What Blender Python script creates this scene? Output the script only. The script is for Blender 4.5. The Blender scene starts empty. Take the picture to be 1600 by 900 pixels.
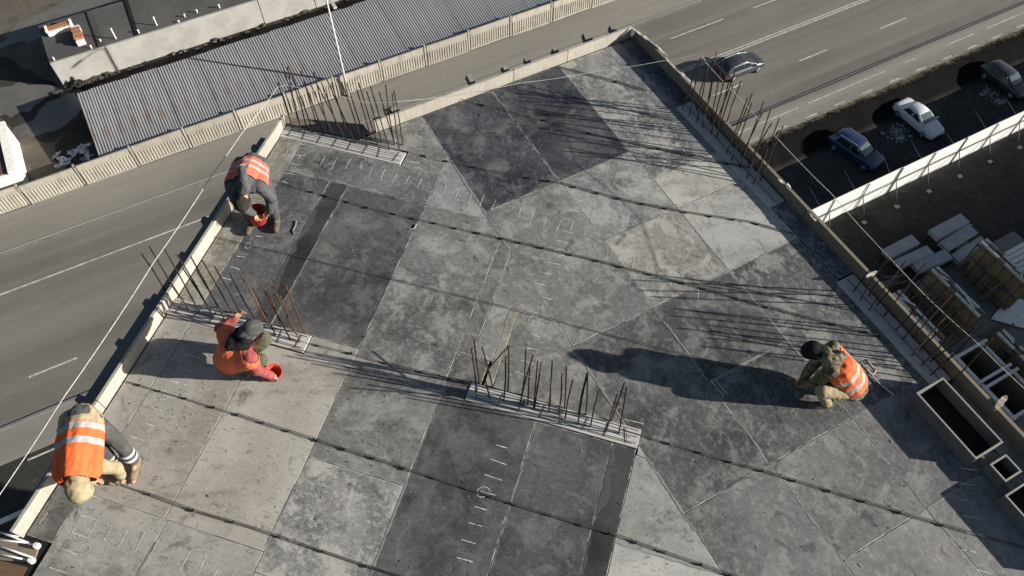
import bpy, bmesh, math, random
from mathutils import Vector, Matrix, noise
R = math.radians
random.seed(7)
SC = bpy.context.scene
COL = SC.collection

# ------------------------------------------------------------------ camera, sky, sun, exposure
HC = 8.7                                   # camera height above the deck (deck top is z = 0)
TH, RO, FPX = 0.577678458, 0.00171092, 1217.72
GZ = -36.3                                 # street level
cam = bpy.data.cameras.new("camera"); camo = bpy.data.objects.new("camera", cam); COL.objects.link(camo)
cam.sensor_width = 36.0; cam.lens = FPX / 1600 * 36.0; cam.clip_start = 0.1; cam.clip_end = 4000
camo.matrix_world = Matrix.Translation((0, 0, HC)) @ Matrix.Rotation(TH, 4, 'X') @ Matrix.Rotation(RO, 4, 'Z')
SC.camera = camo
SUN_AZ, SUN_EL = R(-8.5), R(19.5)
w = bpy.data.worlds.new("World"); SC.world = w; w.use_nodes = True
nt = w.node_tree; bg = nt.nodes["Background"]
sky = nt.nodes.new("ShaderNodeTexSky"); sky.sky_type = 'NISHITA'; sky.sun_disc = False
sky.sun_elevation = SUN_EL; sky.sun_rotation = math.pi / 2 - SUN_AZ
nt.links.new(sky.outputs[0], bg.inputs[0]); bg.inputs[1].default_value = 0.043
sl = bpy.data.lights.new("sun", 'SUN'); sl.energy = 4.5; sl.angle = R(0.53); sl.color = (1.0, 0.95, 0.865)
so = bpy.data.objects.new("sun", sl); COL.objects.link(so)
sv = Vector((math.cos(SUN_AZ) * math.cos(SUN_EL), math.sin(SUN_AZ) * math.cos(SUN_EL), math.sin(SUN_EL)))
so.rotation_euler = sv.to_track_quat('Z', 'Y').to_euler(); so.location = sv * 60
SC.view_settings.view_transform = 'Standard'; SC.view_settings.look = 'None'
SC.view_settings.exposure = 1.02; SC.view_settings.gamma = 1.0; SC.view_settings.use_curve_mapping = False

# ------------------------------------------------------------------ frames of reference
def ray(px, py):
    c, s = math.cos(RO), math.sin(RO)
    r = Vector((1, 0, 0)); d = Vector((0, math.sin(TH), -math.cos(TH))); u = Vector((0, math.cos(TH), math.sin(TH)))
    r2 = c * r + s * u; u2 = -s * r + c * u
    return d * FPX + r2 * (px - 800) - u2 * (py - 450)
def bp(px, py, z=0.0):                      # the point of the place at height z that the photograph shows at this spot
    v = ray(px, py); t = (HC - z) / -v.z
    return Vector((v.x * t, v.y * t, z))
AA, AD, AG = -0.295716299, -1.07718285, 0.488678851
def frame(az):
    e = Vector((math.cos(az), math.sin(az), 0)); n = Vector((-math.sin(az), math.cos(az), 0)); return e, n
eA, nA = frame(AA); eD, nD = frame(AD); eG, nG = frame(AG)
def PA(u, v, z=0.0): return eA * u + nA * v + Vector((0, 0, z))
def PD(s, d, z=0.0): return eD * s + nD * d + Vector((0, 0, z))
def PG(g, h, z=GZ): return eG * g + nG * h + Vector((0, 0, z))
def inA(p): return p.dot(eA), p.dot(nA)
def inD(p): return p.dot(eD), p.dot(nD)

# ------------------------------------------------------------------ materials
def lin(c):
    c /= 255.0
    return c / 12.92 if c <= 0.04045 else ((c + 0.055) / 1.055) ** 2.4
def rgb(r, g, b, k=1.0): return (lin(r) * k, lin(g) * k, lin(b) * k, 1.0)
class N:
    def __init__(s, name):
        s.m = bpy.data.materials.new(name); s.m.use_nodes = True; s.nt = s.m.node_tree
        s.b = s.nt.nodes["Principled BSDF"]; s.tc = s.nt.nodes.new("ShaderNodeTexCoord"); s.vec = s.tc.outputs['Object']
    def n(s, t): return s.nt.nodes.new(t)
    def l(s, a, b): s.nt.links.new(a, b)
    def put(s, sock, v):
        if isinstance(v, bpy.types.NodeSocket): s.l(v, sock)
        else: sock.default_value = v
    def map(s, scale=(1, 1, 1), rot=0.0, vec=None):
        q = s.n("ShaderNodeMapping"); s.l(vec or s.vec, q.inputs[0]); q.inputs['Scale'].default_value = scale
        q.inputs['Rotation'].default_value = (0, 0, rot); return q.outputs[0]
    def noise(s, sc, det=4, rough=0.6, vec=None, dist=0.0):
        q = s.n("ShaderNodeTexNoise"); s.l(vec or s.vec, q.inputs['Vector']); q.inputs['Scale'].default_value = sc
        q.inputs['Detail'].default_value = det; q.inputs['Roughness'].default_value = rough; q.inputs['Distortion'].default_value = dist
        return q.outputs[0]
    def vor(s, sc, vec=None, feature='F1'):
        q = s.n("ShaderNodeTexVoronoi"); q.feature = feature; s.l(vec or s.vec, q.inputs['Vector']); q.inputs['Scale'].default_value = sc; return q.outputs[0]
    def rng(s, v, a, b, c=0.0, d=1.0, smooth=True):
        q = s.n("ShaderNodeMapRange"); q.interpolation_type = 'SMOOTHSTEP' if smooth else 'LINEAR'
        s.put(q.inputs[0], v); q.inputs[1].default_value = a; q.inputs[2].default_value = b; q.inputs[3].default_value = c; q.inputs[4].default_value = d
        return q.outputs[0]
    def math(s, op, a, b=0.0):
        q = s.n("ShaderNodeMath"); q.operation = op; s.put(q.inputs[0], a); s.put(q.inputs[1], b); return q.outputs[0]
    def mix(s, f, a, b, mode='MIX'):
        q = s.n("ShaderNodeMix"); q.data_type = 'RGBA'; q.blend_type = mode
        s.put(q.inputs[0], f); s.put(q.inputs[6], a); s.put(q.inputs[7], b); return q.outputs[2]
    def attr(s, name): q = s.n("ShaderNodeAttribute"); q.attribute_name = name; return q
    def sep(s, v): q = s.n("ShaderNodeSeparateXYZ"); s.l(v, q.inputs[0]); return q.outputs
    def bump(s, h, st=0.3, d=0.01):
        q = s.n("ShaderNodeBump"); s.l(h, q.inputs['Height']); q.inputs['Strength'].default_value = st; q.inputs['Distance'].default_value = d
        s.l(q.outputs[0], s.b.inputs['Normal'])
    def out(s, c, rough=0.8, metal=0.0, spec=0.3):
        s.put(s.b.inputs['Base Color'], c); s.put(s.b.inputs['Roughness'], rough); s.b.inputs['Metallic'].default_value = metal
        s.b.inputs['Specular IOR Level'].default_value = spec; return s.m

def plain(name, c, rough=0.7, metal=0.0, var=0.25, sc=6.0, spec=0.3, bump=0.0):
    k = N(name); f = k.noise(sc, 5, 0.65)
    dark = tuple(x * (1 - var) for x in c[:3]) + (1,); lite = tuple(min(1, x * (1 + var)) for x in c[:3]) + (1,)
    col = k.mix(k.rng(f, 0.3, 0.7), dark, lite)
    if bump: k.bump(k.noise(sc * 4, 4), bump)
    return k.out(col, rough, metal, spec)

def m_ply():
    k = N("film_faced_plywood"); oi = k.n("ShaderNodeObjectInfo"); e = k.attr("edge").outputs['Fac']
    add = k.n("ShaderNodeVectorMath"); add.operation = 'ADD'
    mul = k.n("ShaderNodeVectorMath"); mul.operation = 'SCALE'; k.l(oi.outputs['Random'], mul.inputs['Scale']); mul.inputs[0].default_value = (37, 53, 0)
    k.l(k.tc.outputs['Object'], add.inputs[0]); k.l(mul.outputs[0], add.inputs[1]); v = add.outputs[0]; k.vec = v
    base = oi.outputs['Color']; wear = oi.outputs['Alpha']; BL = (0.010, 0.010, 0.011, 1); dust = (0.43, 0.415, 0.38, 1)
    big = k.noise(0.9, 5, 0.6, dist=0.5); mid = k.noise(2.6, 10, 0.74, dist=0.5); fine = k.noise(40, 6, 0.8); f14 = k.noise(13, 9, 0.78, dist=0.4)
    sx = k.noise(6, 7, 0.8, k.map((1, 16, 1), 0.10)); sy = k.noise(5, 7, 0.8, k.map((18, 1, 1), -0.06)); sd = k.noise(7, 6, 0.8, k.map((1, 9, 1), 0.9), dist=1.0)
    sw = k.noise(3.2, 8, 0.78, k.map((1, 2.2, 1), 0.5), dist=3.0)
    M_ = lambda a, b: k.math('MULTIPLY', a, b)
    geo = k.n("ShaderNodeNewGeometry"); wp = geo.outputs['Position']
    w1 = k.noise(0.42, 6, 0.62, k.map((1, 1, 0), 0.6, wp), dist=0.9); w2 = k.noise(0.55, 7, 0.64, k.map((0.5, 1.5, 0), 0.35, wp), dist=0.7); w3 = k.noise(1.1, 9, 0.7, k.map((1, 1, 0), 0.0, wp), dist=1.2)
    c = k.mix(k.rng(big, 0.34, 0.66), k.mix(0.26, base, BL), k.mix(0.10, base, dust))
    wc = k.math('ADD', M_(wear, 0.75), 0.1); c = k.mix(M_(M_(k.rng(w1, 0.52, 0.68), wc), 0.40), c, dust); c = k.mix(M_(k.rng(w2, 0.51, 0.67), 0.5), c, BL); c = k.mix(M_(M_(k.rng(w3, 0.56, 0.70), wc), 0.35), c, dust)
    c = k.mix(M_(M_(k.rng(mid, 0.49, 0.60), wear), 0.60), c, dust)
    c = k.mix(M_(M_(k.rng(f14, 0.49, 0.62), wear), 0.50), c, dust)
    c = k.mix(M_(M_(k.rng(sx, 0.52, 0.64), wear), 0.55), c, dust); c = k.mix(M_(M_(k.rng(sy, 0.60, 0.74), wc), 0.3), c, dust)
    c = k.mix(M_(M_(k.rng(sd, 0.62, 0.74), wc), 0.3), c, dust)
    c = k.mix(M_(k.rng(sw, 0.56, 0.63), 0.5), c, BL); c = k.mix(M_(k.rng(k.noise(4.5, 9, 0.8, k.map((1, 7, 1), 1.25), dist=0.8), 0.58, 0.66), 0.45), c, BL)
    c = k.mix(M_(k.rng(k.noise(2.1, 10, 0.72, dist=1.2), 0.56, 0.66), 0.50), c, BL)
    c = k.mix(M_(k.rng(k.noise(17, 8, 0.75, dist=0.8), 0.55, 0.68), 0.40), c, BL)
    c = k.mix(M_(k.rng(k.noise(0.8, 5, 0.65, dist=0.4), 0.54, 0.72), 0.10), c, (0.26, 0.20, 0.135, 1))
    c = k.mix(M_(k.rng(fine, 0.3, 0.72), 0.30), c, k.mix(0.7, c, BL))
    sp = M_(k.rng(k.vor(9), 0.045, 0.02), k.rng(k.noise(3.1), 0.5, 0.6)); c = k.mix(M_(sp, 0.7), c, (0.6, 0.58, 0.53, 1))
    ed = M_(k.rng(e, 0.3, 1.0), k.rng(k.noise(6, 8, 0.75), 0.42, 0.58)); c = k.mix(M_(ed, 0.8), c, (0.46, 0.44, 0.40, 1))
    k.bump(k.math('ADD', M_(mid, 0.5), fine), 0.25, 0.004)
    return k.out(c, k.rng(mid, 0.3, 0.7, 0.55, 0.8), 0.0, 0.25)
M = {}
M['ply'] = m_ply()
M['ply_edge'] = plain("plywood_edge", rgb(70, 55, 42), 0.9)
M['under'] = plain("deck_gap_dark", (0.012, 0.011, 0.010, 1), 0.95)
def m_board(name, c, dirt=0.5):
    k = N(name); g = k.noise(3, 6, 0.7, k.map((1.2, 9, 1))); b = k.noise(1.6, 5, 0.6, dist=0.6)
    col = k.mix(k.rng(g, 0.3, 0.75), tuple(x * 0.78 for x in c[:3]) + (1,), c)
    col = k.mix(k.math('MULTIPLY', k.rng(b, 0.5, 0.75), dirt), col, (0.16, 0.14, 0.115, 1))
    col = k.mix(k.math('MULTIPLY', k.rng(k.noise(22, 4), 0.55, 0.75), 0.3), col, (0.2, 0.18, 0.15, 1))
    k.bump(g, 0.2, 0.004); return k.out(col, 0.8)
M['board'] = m_board("edge_board_pale", (0.41, 0.38, 0.33, 1))
M['timber'] = m_board("weathered_timber", (0.21, 0.175, 0.135, 1))
M['timber_grey'] = m_board("grey_timber", (0.17, 0.16, 0.145, 1))
M['timber_brown'] = m_board("brown_timber", (0.14, 0.088, 0.048, 1))
M['white_wood'] = m_board("splintered_white_wood", (0.46, 0.43, 0.38, 1), 0.5)
def m_conc(name, c, sc=1.0, st=0.5):
    k = N(name); a = k.noise(0.7 * sc, 6, 0.65, dist=0.5); b = k.noise(8 * sc, 6, 0.7); f = k.noise(60 * sc, 3)
    col = k.mix(k.rng(a, 0.3, 0.7), tuple(x * 0.75 for x in c[:3]) + (1,), c)
    col = k.mix(k.math('MULTIPLY', k.rng(b, 0.5, 0.75), st), col, tuple(x * 0.45 for x in c[:3]) + (1,))
    col = k.mix(k.math('MULTIPLY', k.rng(f, 0.3, 0.7), 0.2), col, tuple(x * 0.5 for x in c[:3]) + (1,))
    k.bump(b, 0.3, 0.01); return k.out(col, 0.88)
M['conc'] = m_conc("pale_concrete", (0.42, 0.405, 0.375, 1))
M['conc_wall'] = m_conc("fresh_concrete", (0.52, 0.50, 0.47, 1), 3.0, 0.35)
def m_fence():
    k = N("fence_concrete"); oi = k.n("ShaderNodeObjectInfo"); q = k.n("ShaderNodeVectorMath"); q.operation = 'ADD'; s_ = k.n("ShaderNodeVectorMath"); s_.operation = 'SCALE'; s_.inputs[0].default_value = (31, 17, 9)
    k.l(oi.outputs['Random'], s_.inputs['Scale']); k.l(k.tc.outputs['Object'], q.inputs[0]); k.l(s_.outputs[0], q.inputs[1]); k.vec = q.outputs[0]
    a = k.noise(1.0, 6, 0.65, dist=0.5); st = k.noise(4.0, 6, 0.7, k.map((1, 1, 0.12))); x, y, z = k.sep(k.tc.outputs['Object'])
    c = k.mix(oi.outputs['Random'], (0.30, 0.28, 0.24, 1), (0.39, 0.36, 0.305, 1)); c = k.mix(k.math('MULTIPLY', k.rng(a, 0.45, 0.7), 0.5), c, (0.20, 0.18, 0.15, 1))
    c = k.mix(k.math('MULTIPLY', k.rng(st, 0.52, 0.68), 0.45), c, (0.14, 0.125, 0.105, 1)); c = k.mix(k.math('MULTIPLY', k.rng(k.noise(14, 4), 0.58, 0.7), 0.4), c, (0.12, 0.11, 0.095, 1))
    return k.out(c, 0.9)
M['conc_fence'] = m_fence()
M['conc_grey'] = m_conc("grey_concrete", (0.2, 0.195, 0.19, 1))
M['chalk'] = plain("chalk", (0.56, 0.55, 0.52, 1), 0.95, var=0.4, sc=14)
def m_rust(name, a, b):
    k = N(name); f = k.noise(14, 5, 0.7); return k.out(k.mix(k.rng(f, 0.35, 0.7), a, b), 0.75, 0.2)
M['rebar'] = m_rust("rusty_steel", (0.022, 0.014, 0.011, 1), (0.05, 0.028, 0.02, 1))
M['rebar_rust'] = m_rust("bright_rusty_steel", (0.07, 0.034, 0.02, 1), (0.13, 0.065, 0.038, 1))
M['bar'] = m_rust("grey_steel_bar", (0.05, 0.045, 0.042, 1), (0.11, 0.095, 0.08, 1))
M['plastic'] = plain("black_plastic", (0.012, 0.012, 0.012, 1), 0.5)
M['rope'] = plain("white_rope", (0.46, 0.45, 0.42, 1), 0.9, var=0.3, sc=25)
M['tube'] = plain("white_painted_tube", (0.62, 0.6, 0.57, 1), 0.4, var=0.25, sc=8)
M['hose'] = plain("pale_hose", (0.3, 0.26, 0.2, 1), 0.8)

# ------------------------------------------------------------------ mesh building
class MB:
    def __init__(s): s.v = []; s.f = []; s.mi = []; s.cur = 0
    def add(s, vs, fs):
        o = len(s.v); s.v += [Vector(x) for x in vs]
        for f in fs: s.f.append([i + o for i in f]); s.mi.append(s.cur)
        return s
    def hexa(s, q):                         # 8 corners: bottom 4 counter-clockwise, then top 4
        return s.add(q, [(3, 2, 1, 0), (4, 5, 6, 7), (0, 1, 5, 4), (1, 2, 6, 5), (2, 3, 7, 6), (3, 0, 4, 7)])
    def box(s, x0, x1, y0, y1, z0, z1):
        return s.hexa([(x0, y0, z0), (x1, y0, z0), (x1, y1, z0), (x0, y1, z0), (x0, y0, z1), (x1, y0, z1), (x1, y1, z1), (x0, y1, z1)])
    def bar(s, a, b, wd, ht, up=(0, 0, 1)):  # rectangular bar between two points
        a, b = Vector(a), Vector(b); d = (b - a).normalized(); up = Vector(up)
        if abs(d.dot(up)) > 0.98: up = Vector((1, 0, 0))
        x = d.cross(up).normalized() * wd / 2; y = x.cross(d).normalized() * ht / 2
        return s.hexa([a - x - y, a + x - y, b + x - y, b - x - y, a - x + y, a + x + y, b + x + y, b - x + y])
    def prism(s, poly, z0, z1):
        n = len(poly); s.add([(p[0], p[1], z0) for p in poly] + [(p[0], p[1], z1) for p in poly],
            [tuple(range(n - 1, -1, -1)), tuple(range(n, 2 * n))] + [(i, (i + 1) % n, n + (i + 1) % n, n + i) for i in range(n)]); return s
    def tube(s, pts, r, n=6, caps=True, closed=False):
        pts = [Vector(p) for p in pts]; m = len(pts); rs = r if isinstance(r, (list, tuple)) else [r] * m
        vs = []; prev = None
        for i, p in enumerate(pts):
            if closed: t = pts[(i + 1) % m] - pts[i - 1]
            else: t = pts[min(i + 1, m - 1)] - pts[max(i - 1, 0)]
            t = t.normalized() if t.length > 1e-9 else Vector((0, 0, 1))
            if prev is None:
                x = t.cross(Vector((0, 0, 1)));
                if x.length < 1e-3: x = t.cross(Vector((1, 0, 0)))
            else: x = prev - t * prev.dot(t)
            x.normalize(); prev = x; y = t.cross(x)
            vs += [p + (x * math.cos(2 * math.pi * j / n) + y * math.sin(2 * math.pi * j / n)) * rs[i] for j in range(n)]
        fs = []
        for i in range(m if closed else m - 1):
            k = (i + 1) % m
            fs += [(i * n + j, i * n + (j + 1) % n, k * n + (j + 1) % n, k * n + j) for j in range(n)]
        if caps and not closed: fs += [tuple(range(n - 1, -1, -1)), tuple((m - 1) * n + j for j in range(n))]
        return s.add(vs, fs)
    def lathe(s, prof, c=(0, 0, 0), n=16, ax=None):   # profile (r, z)
        c = Vector(c); q = ax.to_track_quat('Z', 'Y') if ax is not None else None; vs = []
        for r, z in prof:
            for j in range(n):
                p = Vector((r * math.cos(2 * math.pi * j / n), r * math.sin(2 * math.pi * j / n), z))
                vs.append(c + (q @ p if q else p))
        fs = [(i * n + j, i * n + (j + 1) % n, (i + 1) * n + (j + 1) % n, (i + 1) * n + j) for i in range(len(prof) - 1) for j in range(n)]
        return s.add(vs, fs)
    def mesh(s, name, mats, off=None, smooth=False):
        me = bpy.data.meshes.new(name); o = off or Vector((0, 0, 0))
        me.from_pydata([tuple(v - o) for v in s.v], [], s.f); me.update()
        for m in (mats if isinstance(mats, (list, tuple)) else [mats]): me.materials.append(M[m] if isinstance(m, str) else m)
        if any(s.mi): me.polygons.foreach_set('material_index', s.mi)
        bm = bmesh.new(); bm.from_mesh(me); bmesh.ops.recalc_face_normals(bm, faces=bm.faces); bm.to_mesh(me); bm.free()
        if smooth: me.polygons.foreach_set('use_smooth', [True] * len(me.polygons))
        return me
    def build(s, name, mats, parent=None, local=False, smooth=False, bevel=0.0, **kw):
        off = Vector((0, 0, 0)) if (local or parent is None) else wloc(parent)
        if parent is None and not local:
            xs = [v.x for v in s.v]; ys = [v.y for v in s.v]; zs = [v.z for v in s.v]
            off = Vector(((min(xs) + max(xs)) / 2, (min(ys) + max(ys)) / 2, min(zs)))
        me = s.mesh(name, mats, off, smooth); o = bpy.data.objects.new(name, me); COL.objects.link(o)
        if parent: o.parent = parent
        elif not local: o.location = off
        if bevel:
            b = o.modifiers.new("bevel", 'BEVEL'); b.width = bevel; b.segments = 2; b.limit_method = 'ANGLE'
        return tag(o, **kw)
def wloc(o):
    v = Vector(o.location)
    while o.parent: o = o.parent; v += Vector(o.location)
    return v
def tag(o, label=None, cat=None, group=None, kind=None):
    if label: o['label'] = label
    if cat: o['category'] = cat
    if group: o['group'] = group
    if kind: o['kind'] = kind
    return o
def thing(name, label, cat, loc=(0, 0, 0), rz=0.0, group=None):
    o = bpy.data.objects.new(name, None); COL.objects.link(o); o.empty_display_size = 0.2
    o.location = loc; o.rotation_euler = (0, 0, rz); return tag(o, label, cat, group)
def inst(name, me, parent, loc=(0, 0, 0), rz=0.0, scale=None):
    o = bpy.data.objects.new(name, me); COL.objects.link(o); o.parent = parent; o.location = loc; o.rotation_euler = (0, 0, rz)
    if scale: o.scale = scale
    return o
def clip(poly, n, c, keep_less=True):       # keep the side n.p < c
    out = []; sg = 1 if keep_less else -1
    for i in range(len(poly)):
        a, b = poly[i], poly[(i + 1) % len(poly)]
        da, db = sg * (a.dot(n) - c), sg * (b.dot(n) - c)
        if da <= 0: out.append(a)
        if (da < 0 < db) or (db < 0 < da): out.append(a + (b - a) * (da / (da - db)))
    return out

# ================================================================== THE SETTING: ground, street, lot
def m_asphalt(name, c, dust, streak=True):
    k = N(name); x, y, z = k.sep(k.vec); a = k.noise(0.12, 6, 0.6, dist=0.4); f = k.noise(9, 5, 0.75)
    col = k.mix(k.rng(a, 0.3, 0.7), c, tuple(v * 1.25 for v in c[:3]) + (1,))
    if streak:
        st = k.noise(0.55, 4, 0.55, k.map((0.035, 1, 1))); col = k.mix(k.rng(st, 0.35, 0.68), col, dust)
        s2 = k.noise(2.2, 4, 0.6, k.map((0.02, 1, 1))); col = k.mix(k.math('MULTIPLY', k.rng(s2, 0.5, 0.75), 0.35), col, tuple(v * 0.7 for v in c[:3]) + (1,))
    col = k.mix(k.math('MULTIPLY', k.rng(k.noise(0.5, 6, 0.7), 0.55, 0.75), 0.3), col, dust)
    col = k.mix(k.math('MULTIPLY', k.rng(f, 0.3, 0.7), 0.18), col, (0.02, 0.02, 0.02, 1))
    k.bump(f, 0.2, 0.01); return k.out(col, 0.9)
M['road'] = m_asphalt("dusty_asphalt", (0.130, 0.121, 0.107, 1), (0.205, 0.190, 0.164, 1))
M['side'] = m_asphalt("sandy_pavement", (0.185, 0.172, 0.15, 1), (0.255, 0.237, 0.205, 1))
M['paint'] = plain("road_paint", (0.42, 0.405, 0.37, 1), 0.85, var=0.35, sc=3)
M['paint_worn'] = plain("worn_road_paint", (0.205, 0.193, 0.168, 1), 0.85, var=0.3, sc=1.5)
def m_soil(name, c1, c2, c3, sc=1.0, wet=0.9):
    k = N(name); a = k.noise(0.16 * sc, 7, 0.65, dist=0.8); b = k.noise(1.3 * sc, 7, 0.7, dist=0.4); f = k.noise(9 * sc, 4, 0.7)
    col = k.mix(k.rng(a, 0.35, 0.65), c1, c2); col = k.mix(k.math('MULTIPLY', k.rng(b, 0.5, 0.7), 0.7), col, c3)
    col = k.mix(k.math('MULTIPLY', k.rng(f, 0.35, 0.7), 0.4), col, tuple(v * 0.45 for v in c1[:3]) + (1,))
    k.bump(k.math('ADD', b, k.math('MULTIPLY', f, 0.4)), 0.5, 0.08); return k.out(col, wet, 0, 0.2)
M['soil'] = m_soil("dark_soil", (0.030, 0.0285, 0.026, 1), (0.052, 0.0485, 0.043, 1), (0.085, 0.077, 0.064, 1))
M['lot'] = m_soil("dark_lot_ground", (0.014, 0.0138, 0.0135, 1), (0.022, 0.021, 0.02, 1), (0.034, 0.033, 0.031, 1), 1.4)
def m_lot():
    k = N("dark_lot_shaded_bank"); x, y, z = k.sep(k.vec); a = k.noise(0.3, 7, 0.65, dist=0.8); b = k.noise(2.0, 8, 0.72); f = k.noise(12, 5, 0.75); big = k.noise(0.35, 7, 0.68, k.map((1, 0.02, 0)))
    c = k.mix(k.rng(a, 0.35, 0.65), (0.050, 0.049, 0.047, 1), (0.078, 0.076, 0.072, 1)); c = k.mix(k.math('MULTIPLY', k.rng(b, 0.52, 0.68), 0.6), c, (0.14, 0.137, 0.13, 1)); c = k.mix(k.math('MULTIPLY', k.rng(f, 0.35, 0.7), 0.5), c, (0.016, 0.016, 0.016, 1)); c = k.mix(k.rng(y, 25.9, 26.9), c, (0.010, 0.010, 0.0098, 1))  # bank blended to near black: shade put into its colour
    d = k.math('ADD', y, k.math('MULTIPLY', k.math('SUBTRACT', big, 0.5), 1.0)); d = k.math('ADD', d, k.math('MULTIPLY', k.math('SUBTRACT', b, 0.5), 0.8)); d = k.math('ADD', d, k.math('MULTIPLY', k.math('SUBTRACT', f, 0.5), 0.4))
    g = k.mix(k.rng(b, 0.35, 0.65), (0.075, 0.068, 0.047, 1), (0.16, 0.145, 0.105, 1)); c = k.mix(k.rng(d, 28.55, 29.0), c, g)
    k.bump(k.math('ADD', b, k.math('MULTIPLY', f, 0.4)), 0.3, 0.05); return k.out(c, 1.0, 0, 0.0)
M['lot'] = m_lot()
M['bank'] = m_soil("dry_grassy_bank", (0.16, 0.145, 0.105, 1), (0.21, 0.185, 0.135, 1), (0.10, 0.10, 0.06, 1), 2.0)
M['mud'] = m_soil("brown_mud", (0.085, 0.073, 0.058, 1), (0.15, 0.13, 0.105, 1), (0.05, 0.044, 0.037, 1), 1.0)
M['mud_dark'] = m_soil("wet_dark_mud", (0.03, 0.028, 0.025, 1), (0.055, 0.05, 0.042, 1), (0.09, 0.08, 0.066, 1), 1.5)
M['puddle'] = (lambda k: k.out(k.mix(k.rng(k.noise(0.6, 4), 0.3, 0.7), (0.10, 0.093, 0.083, 1), (0.14, 0.13, 0.115, 1)), 0.35, 0, 0.4))(N("muddy_puddle"))
M['snow_lit'] = (lambda k: k.out(k.mix(k.rng(k.noise(3, 6, 0.7), 0.38, 0.62), (0.2, 0.2, 0.21, 1), (0.75, 0.76, 0.78, 1)), 0.8))(N("snow_sunlit_tone"))  # brighter copy of the snow, sunlight put into the colour
M['snow'] = (lambda k: k.out(k.mix(k.rng(k.noise(3, 6, 0.7), 0.4, 0.7), (0.16, 0.16, 0.165, 1), (0.45, 0.455, 0.465, 1)), 0.8))(N("snow_shaded_tone"))  # dimmer copy of the same snow, shade put into the colour

def gsheet(name, mat, pts_gh, z, kind='structure', **kw):   # a flat polygon laid out along the street
    mb = MB(); me = bpy.data.meshes.new(name); me.from_pydata([(g, h, 0) for g, h in pts_gh], [], [tuple(range(len(pts_gh)))])
    me.materials.append(M[mat]); o = bpy.data.objects.new(name, me); COL.objects.link(o)
    o.location = (0, 0, z); o.rotation_euler = (0, 0, AG); return tag(o, kind=kind, **kw)
def rect(g0, g1, h0, h1): return [(g0, h0), (g1, h0), (g1, h1), (g0, h1)]
def blob(g, h, a, b, n=22, seed=0, rot=0.0, rough=0.35):
    out = []
    for i in range(n):
        t = 2 * math.pi * i / n; r = 1 + rough * noise.noise(Vector((math.cos(t) * 1.3, math.sin(t) * 1.3, seed * 7.3)))  + rough * 0.5 * noise.noise(Vector((math.cos(t) * 4, math.sin(t) * 4, seed * 3.1)))
        x, y = a * r * math.cos(t), b * r * math.sin(t)
        out.append((g + x * math.cos(rot) - y * math.sin(rot), h + x * math.sin(rot) + y * math.cos(rot)))
    return out
H_FENCE, H_BANK = 20.3, 28.9
BASE = -0.16
# ground: one sheet to the horizon, with the sunken parking lot between the street and the site hoarding
LOT = GZ - 0.9
g = MB()
B = 1500.0
def strip(h0, z0, h1, z1, g0=-B, g1=B): g.add([PG(g0, h0, z0), PG(g1, h0, z0), PG(g1, h1, z1), PG(g0, h1, z1)], [(0, 1, 2, 3)])
zb = GZ - 0.02
strip(31.0, zb, B, zb); strip(-B, zb, H_FENCE - 0.1, zb)
strip(H_FENCE - 0.1, zb, 31.0, zb, -B, 20.0); strip(H_FENCE - 0.1, zb, 31.0, zb, 130.0, B)
og = g.build("ground", 'soil', None, local=True); tag(og, kind='structure')
def gridsheet(name, mat, g0, g1, h0, h1, ng, nh, zf, kind='structure'):
    vs = []; fs = []
    for j in range(nh + 1):
        for i in range(ng + 1):
            a = g0 + (g1 - g0) * i / ng; b = h0 + (h1 - h0) * j / nh; vs.append((a, b, zf(a, b)))
    fs = [(j * (ng + 1) + i, j * (ng + 1) + i + 1, (j + 1) * (ng + 1) + i + 1, (j + 1) * (ng + 1) + i) for j in range(nh) for i in range(ng)]
    me = bpy.data.meshes.new(name); me.from_pydata(vs, [], fs)
    for m in (mat if isinstance(mat, (list, tuple)) else [mat]): me.materials.append(M[m])
    o = bpy.data.objects.new(name, me); COL.objects.link(o); o.rotation_euler = (0, 0, AG)
    me.polygons.foreach_set('use_smooth', [True] * len(me.polygons)); return tag(o, kind=kind)
def nz(a, b, s, k=0.0): return noise.noise(Vector((a * s, b * s, k)))
def lotz(a, b):
    e = 28.95 + 0.30 * nz(a, 0, 0.22, 3) + 0.2 * nz(a, 0, 0.75, 5)
    t = max(0.0, min(1.0, (e - b) / (3.0 + 0.5 * nz(a, 0, 0.5, 9)))); t = t * t * (3 - 2 * t)
    u = max(0.0, min(1.0, (b - H_FENCE) / 0.5)); 
    z = zb - (0.9 * t + 0.07 * nz(a, b, 0.5) * t + 0.04 * nz(a, b, 1.7, 2) * t) * u
    u2 = max(0.0, min(1.0, (a - 20) / 3.0)) * max(0.0, min(1.0, (130 - a) / 3.0)); return zb + (z - zb) * u2
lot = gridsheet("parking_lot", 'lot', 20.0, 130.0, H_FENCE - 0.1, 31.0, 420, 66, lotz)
def soilz(a, b): return GZ + 0.004 + max(0.0, 0.10 * nz(a, b, 0.35, 1) + 0.06 * nz(a, b, 1.1, 4) + 0.03 * nz(a, b, 3.1, 8))
gridsheet("site_soil", 'soil', 24.0, 75.0, -5.0, H_FENCE - 0.12, 220, 110, soilz)
gsheet("road", 'road', rect(-400, 600, 31.5, 45.4), GZ)
gsheet("roadside_strip", 'side', rect(-400, 600, 45.55, 49.05), GZ + 0.02)
def curb(name, h0, h1, zt, mat='conc_grey'):
    mb = MB(); mb.box(-400, 600, h0, h1, GZ - 0.1, zt); o = mb.build(name, mat, None, local=True); o.rotation_euler = (0, 0, AG); tag(o, kind='structure')
curb("kerb", 45.4, 45.55, GZ + 0.06, 'side'); curb("kerb", 31.3, 31.5, GZ + 0.10)
gsheet("pavement", 'side', rect(-400, 600, 28.98, 31.3), GZ + 0.012)
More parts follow.
